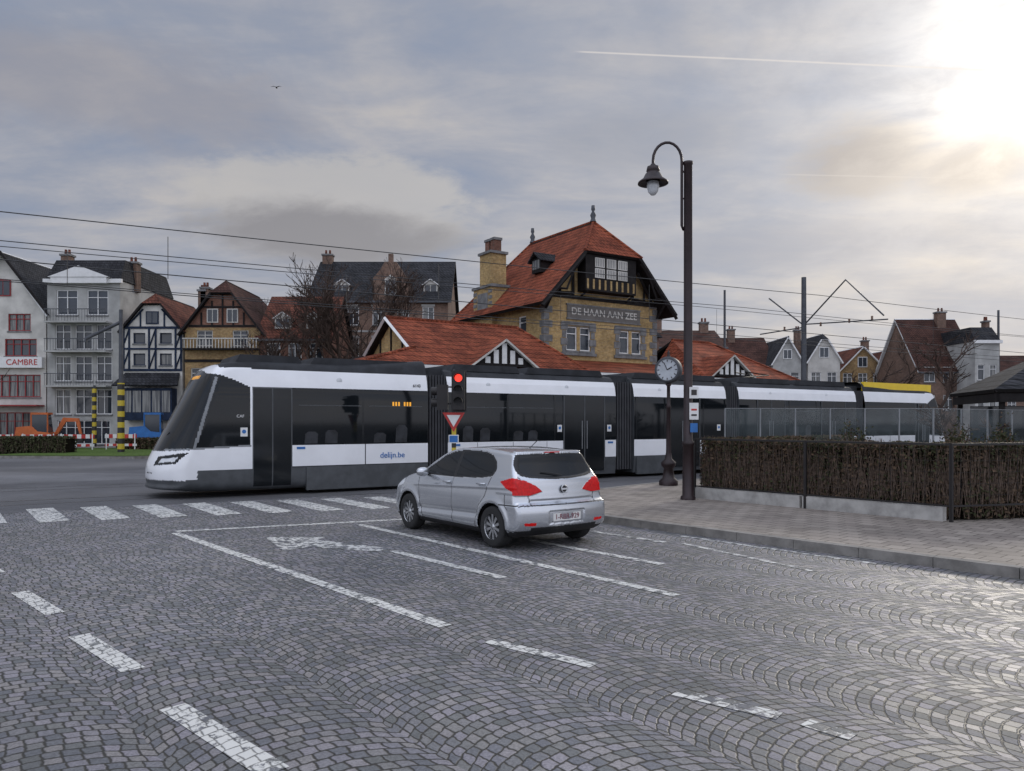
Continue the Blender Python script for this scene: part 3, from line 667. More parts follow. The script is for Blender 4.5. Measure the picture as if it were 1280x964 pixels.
def shell(f, xa, xb, z0, nx, na, nf, rmax, rear=True):
    th = np.linspace(0, 2 * np.pi, na, endpoint=False); rad = np.stack([0 * th, np.sin(th), np.cos(th)], 1)
    O = []; D = []
    for ph in np.linspace(np.pi / 2 * .995, 0, nf, endpoint=False):
        O.append(np.tile([xa, 0, z0], (na, 1))); D.append(rad * np.cos(ph) + np.array([-1, 0, 0]) * np.sin(ph))
    for x in np.linspace(xa, xb, nx): O.append(np.tile([x, 0, z0], (na, 1))); D.append(rad)
    if rear:
        for ph in np.linspace(0, np.pi / 2 * .995, nf + 1)[1:]:
            O.append(np.tile([xb, 0, z0], (na, 1))); D.append(rad * np.cos(ph) + np.array([1, 0, 0]) * np.sin(ph))
    O = np.array(O); D = np.array(D); lo = np.zeros(O.shape[:2]); hi = np.full(O.shape[:2], rmax)
    for _ in range(22):
        mid = (lo + hi) / 2; P = O + D * mid[..., None]; ins = f(P[..., 0], P[..., 1], P[..., 2]) < 0
        lo = np.where(ins, mid, lo); hi = np.where(ins, hi, mid)
    return O + D * ((lo + hi) / 2)[..., None]
def shell_mesh(name, P, matfn, mats, keep=None):
    n, na = P.shape[:2]; I = np.arange(n * na).reshape(n, na)
    F = np.stack([I[:-1], np.roll(I, -1, 1)[:-1], np.roll(I, -1, 1)[1:], I[1:]], -1).reshape(-1, 4)
    V_ = P.reshape(-1, 3); C = V_[F].mean(1)
    nr = np.cross(V_[F[:, 2]] - V_[F[:, 0]], V_[F[:, 3]] - V_[F[:, 1]]); nr /= np.linalg.norm(nr, axis=1)[:, None] + 1e-12
    out = (nr[:, 1] * C[:, 1]).sum() < 0
    if out: nr = -nr; F = F[:, ::-1]
    mi = matfn(C[:, 0], C[:, 1], C[:, 2], nr)
    if keep is not None:
        kp_ = keep(C[:, 0], C[:, 1], C[:, 2]); F = F[kp_]; mi = mi[kp_]
    me = bpy.data.meshes.new(name); me.from_pydata(V_.tolist(), [], F.tolist())
    for m_ in mats: me.materials.append(M[m_])
    me.polygons.foreach_set('material_index', mi.astype(np.int32)); me.polygons.foreach_set('use_smooth', np.ones(len(F), bool))
    me.update(); return me

# ------------------------------------------------------------------ CAR
car = root('silver_hatchback_car')
sil = crom([(.10, .2), (.02, .34), (0, .5), (.03, .66), (.16, .79), (.5, .93), (1.0, 1.04), (1.38, 1.235), (1.75, 1.385), (2.15, 1.452), (2.6, 1.466), (3.05, 1.452), (3.42, 1.425), (3.63, 1.395),
            (3.72, 1.25), (3.84, 1.07), (3.90, .98), (3.92, .84), (3.94, .71), (4.0, .645), (4.02, .52), (4.0, .36), (3.88, .24), (3.6, .2), (2.0, .18), (.6, .18)], 8)
sd = SDF(sil, -.6, 4.7, 0, 1.8, .01)
def belt(x): return .93 + .035 * (x - 1.0)
def cwid(x, z):
    b0 = .868 - .05 * np.clip((1.2 - x) / 1.2, 0, 1) ** 2 - .035 * np.clip((x - 3.2) / .8, 0, 1) ** 2
    for wx in (.80, 3.31):
        b0 = b0 + .016 * np.exp(-((np.hypot(x - wx, z - .31) - .39) / .05) ** 2)
    low = b0 - .07 * np.clip((.36 - z) / .16, 0, 1) ** 2 - .045 * np.clip((z - .62) / .36, 0, 2) ** 2
    crease = .018 * np.exp(-((z - (.80 + .04 * (x - 1))) / .016) ** 2) * np.clip((x - .9) / .5, 0, 1)
    door = -.02 * np.exp(-((z - .42 - .03 * (x - 1.2)) / .045) ** 2) * ((x > 1.15) & (x < 2.95))
    low = low + crease + door
    up = (b0 - .045) - (z - belt(x)) * .40
    return smin(low, up, .025)
winF = [(1.33, 1.005), (1.52, 1.155), (1.75, 1.28), (1.98, 1.352), (2.18, 1.378), (2.16, 1.0)]
winR = [(2.24, 1.0), (2.26, 1.383), (2.6, 1.392), (2.86, 1.378), (3.07, 1.335), (3.2, 1.255), (3.25, 1.15), (3.2, 1.075), (2.95, 1.03)]
allW = [(1.12, .975), (1.33, 1.09), (1.52, 1.185), (1.75, 1.31), (1.98, 1.377), (2.2, 1.402), (2.6, 1.414), (2.88, 1.40), (3.1, 1.355), (3.24, 1.26), (3.30, 1.15), (3.24, 1.05), (2.95, 1.01), (2.2, .982)]
rglass = crom([(-.66, 1.15), (-.61, 1.32), (-.52, 1.362), (0, 1.372), (.52, 1.362), (.61, 1.32), (.66, 1.15), (.58, 1.085), (.25, 1.05), (0, 1.045), (-.25, 1.05), (-.58, 1.085)], 5)
rgl2 = crom([(-.72, 1.15), (-.665, 1.33), (-.55, 1.382), (0, 1.388), (.55, 1.382), (.665, 1.33), (.72, 1.15), (.62, 1.06), (.25, 1.022), (0, 1.015), (-.25, 1.022), (-.62, 1.06)], 5)
tailp = [(.38, .85), (.48, .93), (.64, 1.01), (.78, 1.045), (.95, 1.045), (.95, .825), (.78, .80), (.58, .80)]
tails = [(3.46, .985), (3.7, 1.045), (3.88, 1.06), (4.02, 1.02), (4.02, .83), (3.85, .83), (3.66, .89)]
def fcar(x, y, z):
    q = (y / .87) ** 2
    xs = np.where(x < 2, 2 + (x - 2) * (1 + .17 * q), 2 + (x - 2) * (1 + .055 * q))
    a = sd(xs, z + .035 * q * np.clip((z - .9) * 3, 0, 1)); b_ = np.abs(y) - cwid(x, z)
    r = smax(a, b_, .06)
    pr = (np.abs(y) < .33) & (z > .38) & (z < .57) & (x > 3.6); r = r + .018 * pr
    r = r - .03 * np.exp(-((z - 1.41) / .018) ** 2) * (x > 3.5) * (np.abs(y) < .62)
    r = r - .012 * ((x > 3.5) & (z < .66) & (z > .3))
    r = r + .008 * ((x > 3.5) & pip(y, z, rglass))
    r = r + .014 * np.exp(-((z - .71) / .02) ** 2) * (x > 3.7) * (np.abs(y) < .6)
    r = r - .006 * ((x > 3.4) & pip(np.abs(y), z, tailp))
    r = r + .010 * (pip(x, z, allW) & (np.abs(y) > .5))
    return r
P = shell(fcar, .72, 3.25, .78, 240, 380, 110, 1.4)
MC = ['silver', 'carglass', 'plastic', 'tail', 'headlamp']
def mcar(x, y, z, n):
    a = np.zeros(x.shape, int); ay = np.abs(y)
    side = ay > .5
    a[(z < .27)] = 2
    a[side & pip(x, z, allW)] = 2
    a[side & (pip(x, z, winF) | pip(x, z, winR))] = 1
    ws_ = (x > .95) & (x < 1.8) & (ay < .70 - (z - 1.0) * .35) & (z > 1.03 + 0.05 * (ay / .7) ** 2) & (z < 1.375) & (n[:, 0] < -.25)
    a[ws_] = 1
    rear = (x > 3.4) & (n[:, 0] > .2)
    a[rear & pip(y, z, rgl2)] = 2
    a[rear & pip(y, z, rglass)] = 1
    seams = [[(1.12, .92), (1.2, .5), (1.28, .26)], [(2.2, .98), (2.2, .5), (2.22, .26)], [(3.22, 1.03), (3.12, .75), (2.97, .6), (2.9, .42), (2.88, .26)], [(1.12, .25), (2.95, .25)], [(3.62, .80), (3.62, .66), (3.69, .6)]]
    for s_ in seams: a[side & (dpl(x, z, s_) < .007)] = 2
    a[(x > 3.5) & (np.abs(z - .657) < .008)] = 2
    a[rear & (dpl(ay, z, [(.72, 1.06), (.68, .97), (.62, .80), (.60, .655)]) < .007)] = 2
    a[rear & (z < .345) & (ay < .62)] = 2
    a[rear & (z < .30)] = 2
    a[rear & pip(ay, z, tailp)] = 3
    a[side & (n[:, 0] <= .55) & pip(x, z, tails)] = 3
    a[rear & (pip(ay, z, [(.55, .37), (.74, .38), (.74, .42), (.55, .41)]))] = 3
    a[(x < .75) & pip(x, z, [(0, .62), (.6, .78), (.62, .88), (.25, .82)]) & (ay > .42)] = 4
    a[(x < .3) & (ay < .42) & (z > .3) & (z < .62)] = 2
    for wx in (.80, 3.31): a[side & (np.hypot(x - wx, z - .31) < .36)] = 2
    return a
def kcar(x, y, z):
    k_ = np.ones(x.shape, bool)
    for wx in (.80, 3.31): k_ &= ~((np.abs(y) > .58) & (np.hypot(x - wx, z - .31) < .352))
    return k_
me = shell_mesh('body', P, mcar, MC, kcar)
hd = R(36.5); back = Vector((math.sin(hd), -math.cos(hd), 0)); rgt = Vector((math.cos(hd), math.sin(hd), 0))
rearL = Vector((-.25, 11.34, 0))
orig = rearL - back * 3.31 + rgt * .80
CF = frame(orig, back)
bo = bpy.data.objects.new('body', me); S.collection.objects.link(bo); bo.matrix_world = CF; bo.parent = car
c_ = MB(CF)
for wx in (.80, 3.31):
    for sy in (-1, 1):
        n_ = 26; vs = []
        for yy in (.50, .848):
            for j in range(n_): t = 2 * math.pi * j / n_; vs.append((wx + .355 * math.cos(t), sy * yy, max(.2, .31 + .355 * math.sin(t))))
        c_.add(vs, [[j, (j + 1) % n_, n_ + (j + 1) % n_, n_ + j] for j in range(n_)], 'plastic', True)
        c_.add(vs[:n_], [list(range(n_))], 'plastic')
c_.box(.5, 3.6, -.7, .7, .17, .3, 'plastic')
c_.obj('wheel_arch_liners', car)
wv = MB()
prof = [(.19, -.10), (.27, -.105), (.295, -.095), (.308, -.06), (.31, 0), (.308, .06), (.295, .095), (.27, .105), (.19, .10)]
wv.lathe(prof, (0, 0, 0), 'tyre', 40, 'Y')
wv.lathe([(.215, -.085), (.21, -.06), (.195, -.03), (.19, .09)], (0, 0, 0), 'alloy', 40, 'Y')
wv.lathe([(.225, -.098), (.208, -.098), (.2, -.08)], (0, 0, 0), 'alloy', 40, 'Y')
wv.lathe([(0, -.02), (.195, -.02)], (0, 0, 0), 'plastic', 30, 'Y')
wv.lathe([(0, -.085), (.045, -.08), (.055, -.05), (.055, -.02)], (0, 0, 0), 'alloy', 20, 'Y')
for i in range(10):
    t = 2 * math.pi * i / 10; d = Vector((math.cos(t), 0, math.sin(t))); p = Vector((-math.sin(t), 0, math.cos(t)))
    a0, a1 = d * .04, d * .212
    pts = [a0 + p * .014, a1 + p * .026, a1 - p * .026, a0 - p * .014]
    wv.add([tuple(q + Vector((0, -.078, 0))) for q in pts] + [tuple(q + Vector((0, -.045, 0))) for q in pts], [[0, 1, 2, 3], [0, 4, 5, 1], [3, 2, 6, 7], [1, 5, 6, 2]], 'alloy')
wm_ = wv.obj('wheel_1', car)
i = 1
for wx in (.80, 3.31):
    for sy in (-1, 1):
        o = wm_ if i == 1 else bpy.data.objects.new('wheel_%d' % i, wm_.data)
        if i > 1: S.collection.objects.link(o); o.parent = car
        o.matrix_world = CF @ Matrix.Translation((wx, sy * .765, .312)) @ (Matrix.Rotation(R(180) if sy > 0 else 0, 4, 'Z')) @ Matrix.Rotation(R(17 * i), 4, 'Y')
        i += 1
c_ = MB(CF)
for sy in (-1, 1):
    c_.lathe([(0, -.10), (.055, -.085), (.075, -.03), (.078, .04), (.06, .09), (0, .10)], (1.42, sy * .945, 1.03), 'silver', 14, 'Y')
    c_.tube([(1.38, sy * .80, .985), (1.41, sy * .90, 1.0)], .03, 'plastic', 6)
    for hx, hz in ((2.05, .90), (3.02, .925)):
        c_.tube([(hx - .10, sy * .845, hz), (hx - .08, sy * .875, hz + .003), (hx + .07, sy * .875, hz + .006), (hx + .09, sy * .845, hz + .006)], .014, 'silver', 8)
c_.tube([(3.1, 0, 1.44), (3.32, 0, 1.58)], .006, 'plastic', 6)
c_.box(3.64, 3.668, -.14, .14, 1.398, 1.412, 'tail')
c_.obj('mirrors_handles_antenna', car)
b2 = MB(CF); PX = 4.0
b2.box(PX, PX + .012, -.26, .26, .42, .53, 'plate'); b2.box(PX - .03, PX, -.275, .275, .41, .54, 'plastic')
b2.obj('number_plate', car)
text('1-RBR-929', .105, CF @ Matrix.Translation((PX + .013, 0, .475)) @ Matrix.Rotation(R(90), 4, 'Z') @ Matrix.Rotation(R(90), 4, 'X'), 'platered', car, 'plate_text', ext=.002, bold=.001)
b3 = MB(CF @ Matrix.Translation((3.935, 0, .87)) @ Matrix.Rotation(R(82), 4, 'Y'))
b3.lathe([(.052, 0), (.062, .012), (.062, .018), (.052, .022), (.045, .012)], (0, 0, 0), 'alloy', 24); b3.lathe([(0, .01), (.052, .01)], (0, 0, 0), 'plastic', 24)
b3.box(-.012, .012, -.05, .05, .012, .02, 'alloy'); b3.obj('badge', car)
b3 = MB(CF); b3.tube([(3.86, .02, 1.07), (3.825, -.2, 1.11), (3.80, -.33, 1.12)], .009, 'plastic', 6); b3.obj('rear_wiper', car)

# ------------------------------------------------------------------ TRAM
tram = root('tram')
L1 = 7.08
ts = crom([(.12, .22), (.03, .36), (0, .55), (.02, .8), (.10, 1.02), (.30, 1.42), (.62, 2.05), (.93, 2.68), (1.13, 3.03), (1.36, 3.25), (1.75, 3.36), (2.4, 3.39), (4.5, 3.39), (9, 3.39), (9, .15), (4.5, .15), (1.5, .16)], 8)
tsd = SDF(ts, -.9, 8.5, -.3, 4, .02)
def ftram(x, y, z):
    q = np.abs(y / 1.325) ** 2.3
    a = tsd(x - q * (.62 - .07 * np.clip(z, 0, 3.4)) * np.clip((3.0 - x) / 2.5, 0, 1), z)
    wd = 1.325 - .16 * np.clip((z - 2.45) / .9, 0, 1.5) ** 1.8 - .05 * np.clip((.9 - z) / .8, 0, 1) ** 2
    return smax(a, np.abs(y) - wd, .22)
P = shell(ftram, 2.0, L1, 1.72, 190, 380, 110, 4.2, rear=False)
MT = ['tramwhite', 'tramblack', 'tramgrey', 'tramroof', 'trampillar', 'headlamp', 'tramdoor', 'amber']
def mtram(x, y, z, n):
    a = np.zeros(x.shape, int); ay = np.abs(y)
    a[z > 3.17] = 3
    a[(z < 2.72) & (z > 1.27)] = 1
    a[z <= .70] = 2
    nose = x < 2.25
    gl = pip(x, z, [(-.3, 1.12), (.55, 1.17), (1.0, 1.2), (2.2, 1.27), (2.2, 2.72), (1.9, 2.86), (1.55, 3.0), (1.25, 3.06), (.6, 3.1), (-.3, 3.0)])
    a[nose] = 0; a[nose & gl] = 1
    a[nose & (z > 3.2) & (x > 1.5)] = 3
    a[(x < 1.25) & (z > 2.98) & (ay < .95)] = 1
    a[nose & (z < .46)] = 2; a[nose & (z < .70) & (x > .95)] = 2
    pil = dpl(x, z, crom([(.86, 1.15), (1.0, 1.6), (1.2, 2.3), (1.42, 3.0)], 6, False)) < .035
    a[nose & pil & (ay > .8) & gl] = 4
    a[nose & (dpl(x, z, [(.2, 1.18), (1.5, 1.24), (2.2, 1.27)]) < .02) & (ay > .7)] = 4
    hl = pip(ay, z, [(.55, .80), (1.2, .86), (1.32, 1.12), (.62, 1.02)])
    a[(x < .95) & hl] = 1
    a[(x < .95) & pip(ay, z, [(.72, .87), (1.15, .91), (1.2, 1.02), (.76, .97)])] = 5
    a[(x < .4) & (ay < .5) & (np.abs(z - .62) < .012)] = 1
    a[(x < 1.3) & (z > 2.93) & (z < 3.02) & (y < .1) & (y > -.6) & (np.mod(y * 9, 1) > .35)] = 7
    d_ = (x > 2.25) & (x < 3.22); a[d_ & (z < 2.75) & (z > .25)] = 6
    for xx in (2.25, 3.22, 2.735): a[(np.abs(x - xx) < .02) & (z < 2.72) & (z > .25) & (ay > 1)] = 2
    a[d_ & (np.abs(z - 2.73) < .02)] = 2
    a[(x > 3.24) & (z > .68) & (z < .72)] = 3
    a[(np.abs(x - 5.2) < .012) & (z < 1.27) & (z > .7)] = 3
    a[(np.abs(x - 5.15) < .03) & (z < 2.72) & (z > 1.27)] = 6
    return a
me = shell_mesh('front_module', P, mtram, MT)
TC = TF @ Matrix.Translation((0, 1.325, 0))
LT = 35.0
o = bpy.data.objects.new('front_module', me); S.collection.objects.link(o); o.matrix_world = TC; o.parent = tram
o = bpy.data.objects.new('rear_module', me); S.collection.objects.link(o); o.matrix_world = TC @ Matrix.Translation((LT, 0, 0)) @ Matrix.Rotation(R(180), 4, 'Z'); o.parent = tram
hs = [(1.275, .16), (1.30, .45), (1.325, .72), (1.325, 1.27), (1.325, 2.5), (1.31, 2.72), (1.265, 3.0), (1.20, 3.17), (1.05, 3.32), (.85, 3.39)]
hm = ['tramgrey', 'tramgrey', 'tramwhite', 'tramblack', 'tramblack', 'tramwhite', 'tramwhite', 'tramroof', 'tramroof']
t_ = MB(TC)
mods = [(7.72, 14.0), (14.8, 19.3), (20.0, 27.3)]
for x0, x1_ in mods:
    for sy in (-1, 1):
        for (a, c, m_) in zip(hs[:-1], hs[1:], hm):
            t_.add([(x0, sy * a[0], a[1]), (x1_, sy * a[0], a[1]), (x1_, sy * c[0], c[1]), (x0, sy * c[0], c[1])], [[0, 1, 2, 3]], m_, False)
    t_.add([(x0, -.85, 3.39), (x1_, -.85, 3.39), (x1_, .85, 3.39), (x0, .85, 3.39)], [[0, 1, 2, 3]], 'tramroof')
    for xx in (x0, x1_):
        t_.add([(xx, a, z) for a, z in hs] + [(xx, -a, z) for a, z in reversed(hs)], [list(range(2 * len(hs)))], 'tramgrey')
t_.obj('middle_modules', tram)
d_ = MB(TC)
def doors(x0, x1_):
    for sy in (-1, 1):
        a, c = sorted((sy * 1.32, sy * 1.337))
        d_.box(x0, x1_, a, c, .30, 2.70, 'tramdoor')
        a, c = sorted((sy * 1.33, sy * 1.345))
        xm = (x0 + x1_) / 2
        for xx in (x0, xm, x1_): d_.box(xx - .02, xx + .02, a, c, .3, 2.70, 'tramgrey')
        for xx in (xm - .1, xm + .1): d_.box(xx - .012, xx + .012, a, c + .01, 1.0, 1.9, 'trampillar')
for q in ((11.85, 13.5), (21.0, 22.6), (24.9, 26.5), (16.4, 17.9), (32.0, 32.9)): doors(*q)
for x0, x1_ in [(8.0, 11.5), (14.9, 16.2), (18.1, 19.2), (22.9, 24.6)]:
    for sy in (-1, 1):
        a, c = sorted((sy * 1.318, sy * 1.332))
        n_ = max(1, round((x1_ - x0) / 1.7))
        for i in range(n_ + 1):
            xx = x0 + (x1_ - x0) * i / n_; d_.box(xx - .03, xx + .03, a, c, 1.28, 2.68, 'tramdoor')
for i in range(3):
    xx = 8.7 + i * 1.25; d_.box(xx - .006, xx + .006, -1.33, -1.318, .73, 1.26, 'tramgrey')
for x0, x1_ in ((3.6, 6.9), (14.9, 16.2), (28.2, 31.2)):
    for sy in (-1, 1):
        a, c = sorted((sy * 1.27, sy * 1.345)); d_.box(x0, x1_, a, c, .10, .70, 'tramgrey')
    d_.box(x0 + .3, x1_ - .3, -1.1, 1.1, .05, .4, 'plastic')
for xx in (4.3, 6.1, 15.7, 18.3, 28.9, 30.7):
    for sy in (-1, 1): d_.lathe([(0, -.06), (.3, -.06), (.33, .0), (.3, .06), (0, .06)], (xx, sy * .5, .33), 'steel', 24, 'Y')
def sticker(x, z, w=.17, h=.22):
    d_.box(x, x + w, -1.336, -1.322, z, z + h, 'white'); d_.lathe([(0, -.003), (.05, -.003)], (x + w / 2, -1.337, z + h * .55), 'blue', 12, 'Y', False)
for x, z in ((1.95, 1.5), (13.62, 1.55), (18.8, 1.55), (11.6, 1.55)): sticker(x, z)
for xx in (3.35, 7.9, 13.65): d_.box(xx, xx + .22, -1.332, -1.318, 1.16, 1.22, 'blue')
for k_ in range(7):
    if k_ != 3: d_.box(6.0 + k_ * .085, 6.045 + k_ * .085, -1.336, -1.322, 2.30, 2.41, 'amber')
rs = random.Random(4)
for x0, x1_ in ((3.4, 5.1), (5.3, 6.9), (8.05, 9.7), (9.8, 11.45), (22.95, 24.5)):
    d_.box(x0, x1_, -1.331, -1.324, 2.28, 2.30, 'tramgrey')
    xx = x0 + .15
    while xx < x1_ - .5:   # seat backs showing against the inside of the glazing
        hgt = rs.uniform(.25, .5); d_.prism([(xx, 1.30), (xx + .34, 1.30), (xx + .36, 1.30 + hgt * .8), (xx + .28, 1.30 + hgt), (xx + .1, 1.30 + hgt), (xx + .02, 1.3 + hgt * .8)], -1.3285, -1.322, 'tramseat')
        xx += rs.uniform(.5, .85)
d_.obj('doors_and_panels', tram)
e_ = MB(TC)
for x0, x1_ in ((7.08, 7.72), (14.0, 14.8), (19.3, 20.0), (27.3, 27.92)):
    n_ = 7
    for i in range(n_):
        xa = x0 + (x1_ - x0) * i / n_; xb = x0 + (x1_ - x0) * (i + .6) / n_; xc = x0 + (x1_ - x0) * (i + 1) / n_
        e_.box(xa, xb, -1.24, 1.24, .28, 3.2, 'bellows'); e_.box(xb, xc, -1.17, 1.17, .3, 3.14, 'plastic')
    e_.box(x0 - .05, x1_ + .05, -.9, .9, 3.2, 3.42, 'tramroof')
e_.obj('articulation_bellows', tram)
r_ = MB(TC)
def rbox(x0, x1_, w=1.0, h=.2, m_='tramroof'):
    r_.prism([(x0, 3.36), (x1_, 3.36), (x1_ - .12, 3.36 + h), (x0 + .12, 3.36 + h)], -w, w, m_)
for q in ((1.9, 3.6), (3.8, 6.7), (8.0, 10.4), (10.6, 13.7), (15.0, 17.0), (17.2, 19.1), (20.3, 23.4), (23.6, 27.0), (28.2, 31.0), (31.2, 33.2)): rbox(*q)
for q in (4.5, 9.1, 12.0, 16.0, 21.8, 25.3):
    r_.lathe([(0, .03), (.3, .03), (.32, 0)], (q, 0, 3.57), 'tramgrey', 16)
    r_.lathe([(0, -.006), (.07, -.006), (.08, 0)], (q, -1.27, 2.95), 'headlamp', 14, 'Y')
r_.box(28.1, 33.4, -1.15, -1.02, 3.22, 3.60, 'yellow'); r_.box(28.1, 33.4, 1.02, 1.15, 3.22, 3.60, 'yellow')
for sy in (-.4, .4): r_.tube([(21.2, sy, 3.6), (22.9, sy * .8, 3.75), (21.6, sy * .6, 3.85)], .025, 'black', 6)
r_.obj('roof_equipment', tram)
text('delijn.be', .22, textM(TC, (6.0, -1.332, .95)), 'blue', tram, 'operator_name')
text('6143', .12, textM(TC, (6.75, -1.30, 2.87)), 'text', tram, 'fleet_number')
text('CAF', .1, textM(TC, (1.95, -1.327, 2.0)), 'white', tram, 'cab_sign')
w_ = MB(TC); w_.tube([(.25, -.1, 1.22), (.45, -.55, 1.6)], .015, 'plastic', 5); w_.tube([(.25, .1, 1.22), (.45, .5, 1.6)], .015, 'plastic', 5)
w_.obj('wipers', tram)

# ------------------------------------------------------------------ street furniture
LM = Matrix.Translation((3.92, 17.1, .13))
lp = root('street_lamp'); b_ = MB(LM)
b_.lathe([(.17, 0), (.17, .06), (.13, .1), (.12, 1.2), (.135, 1.22), (.135, 1.28), (.10, 1.32), (.095, 7.45), (.11, 7.47), (.11, 7.52), (0, 7.55)], (0, 0, 0), 'postbrown', 12)
b_.obj('post', lp); b_ = MB(LM)
arc = [(-.14, 0, 6.1), (-.14, 0, 7.3)] + [(-.46 + .32 * math.cos(t), 0, 7.55 + .4 * math.sin(t)) for t in np.linspace(0, math.pi, 12)] + [(-.78, 0, 7.42)]
b_.tube(arc, .032, 'postbrown', 8)
b_.tube([(-.14, 0, 6.1), (-.12, 0, 6.0), (0, 0, 6.2)], .03, 'postbrown', 6); b_.tube([(-.14, 0, 7.3), (0, 0, 7.3)], .025, 'postbrown', 6); b_.tube([(-.14, 0, 6.7), (0, 0, 6.7)], .02, 'postbrown', 6)
b_.obj('arm', lp); b_ = MB(LM)
b_.lathe([(.05, .42), (.07, .38), (.13, .36), (.15, .26), (.13, .24), (.17, .2), (.22, .1), (.33, .02), (.34, -.02), (.30, -.01), (.15, .05)], (-.78, 0, 7.05), 'postbrown', 20)
b_.lathe([(.13, .02), (.14, -.08), (.11, -.2), (.05, -.27), (0, -.28)], (-.78, 0, 7.05), 'headlamp', 16); b_.obj('lantern', lp)
b_ = MB(LM)
b_.box(.0, .2, -.14, -.12, 2.25, 2.5, 'white'); b_.box(.0, .2, -.14, -.12, 1.78, 2.15, 'white'); b_.box(.04, .16, -.145, -.14, 2.32, 2.44, 'text'); b_.box(.04, .16, -.145, -.14, 1.98, 2.02, 'red'); b_.box(.04, .16, -.145, -.14, 1.86, 1.9, 'text'); b_.box(.02, .18, -.14, -.12, 1.5, 1.7, 'blue')
b_.obj('route_plates', lp)

ck = root('street_clock'); b_ = MB(Matrix.Translation((4.28, 21.0, .13)))
b_.lathe([(.26, 0), (.26, .12), (.17, .2), (.13, .45), (.2, .55), (.2, .62), (.1, .72), (.07, .9), (.055, 2.1), (.08, 2.14), (.05, 2.2), (.045, 2.7), (.09, 2.76), (.05, 2.8)], (0, 0, 0), 'postbrown', 14)
b_.obj('post', ck)
CKF = frame((4.28, 21.0, 3.28), (math.cos(R(-28)), math.sin(R(-28)), 0)); b_ = MB(CKF)
b_.lathe([(.29, -.14), (.35, -.14), (.36, -.1), (.36, .1), (.35, .14), (.29, .14)], (0, 0, 0), 'mastgrey', 32, 'Y')
for sy in (-.125, .125): b_.lathe([(0, sy), (.30, sy)], (0, 0, 0), 'clockface', 32, 'Y', False)
for i in range(12):
    t = math.pi * i / 6; a = Vector((math.sin(t), 0, math.cos(t))); b_.tube([a * .22 + Vector((0, -.13, 0)), a * .275 + Vector((0, -.13, 0))], .012, 'text', 4)
b_.tube([(0, -.135, 0), (.13, -.135, .07)], .014, 'text', 4); b_.tube([(0, -.135, 0), (-.09, -.135, .2)], .01, 'text', 4)
b_.lathe([(.06, 0), (.03, .08), (.04, .12), (0, .2)], (0, 0, .35), 'postbrown', 10); b_.obj('clock_head', ck)

tl = root('traffic_light'); F = Matrix.Translation((-1.4, 18.5, 0)); b_ = MB(F)
b_.lathe([(.05, 2.0), (.05, 3.1), (0, 3.12)], (0, 0, 0), 'mastgrey', 10); b_.lathe([(.055, 0), (.055, 2.0)], (0, 0, 0), 'yb', 10)
b_.obj('pole', tl); b_ = MB(F)
b_.box(-.01, .27, -.3, -.1, 2.15, 3.05, 'black'); b_.box(-.05, .31, -.1, -.085, 2.1, 3.1, 'black')
for i, m_ in enumerate(('redlamp', 'plastic', 'plastic')):
    zc = 2.90 - i * .28; b_.lathe([(0, 0), (.09, 0)], (.13, -.305, zc), m_, 18, 'Y', False)
    vs = []
    for yy in (-.3, -.48):
        for t in np.linspace(-.2, math.pi + .2, 12): vs.append((.13 + .105 * math.cos(t), yy, zc + .105 * math.sin(t)))
    b_.add(vs, [[j, j + 1, 13 + j, 12 + j] for j in range(11)], 'black', True)
b_.box(-.40, -.14, -.12, .12, 2.15, 2.75, 'black')
for i in range(2): b_.tube([(-.40, 0, 2.6 - .28 * i), (-.54, 0, 2.6 - .28 * i)], .1, 'black', 12)
b_.tube([(-.2, 0, 2.3), (0, 0, 2.3)], .02, 'black', 6); b_.tube([(-.2, 0, 2.7), (0, 0, 2.7)], .02, 'black', 6)
b_.obj('signal_heads', tl)
gw = root('give_way_sign'); b_ = MB(F)
def tri(r, y): return [(r * math.sin(a), y, 1.93 + r * math.cos(a)) for a in (math.pi, math.pi / 3, -math.pi / 3)]
b_.slab([(a, -.08, c) for a, _, c in tri(.31, 0)], .01, 'red'); b_.poly(tri(.19, -.095), 'white')
b_.box(-.12, .12, -.09, -.075, 1.35, 1.55, 'white'); b_.box(-.1, .1, -.094, -.09, 1.37, 1.53, 'blue'); b_.obj('plate', gw)

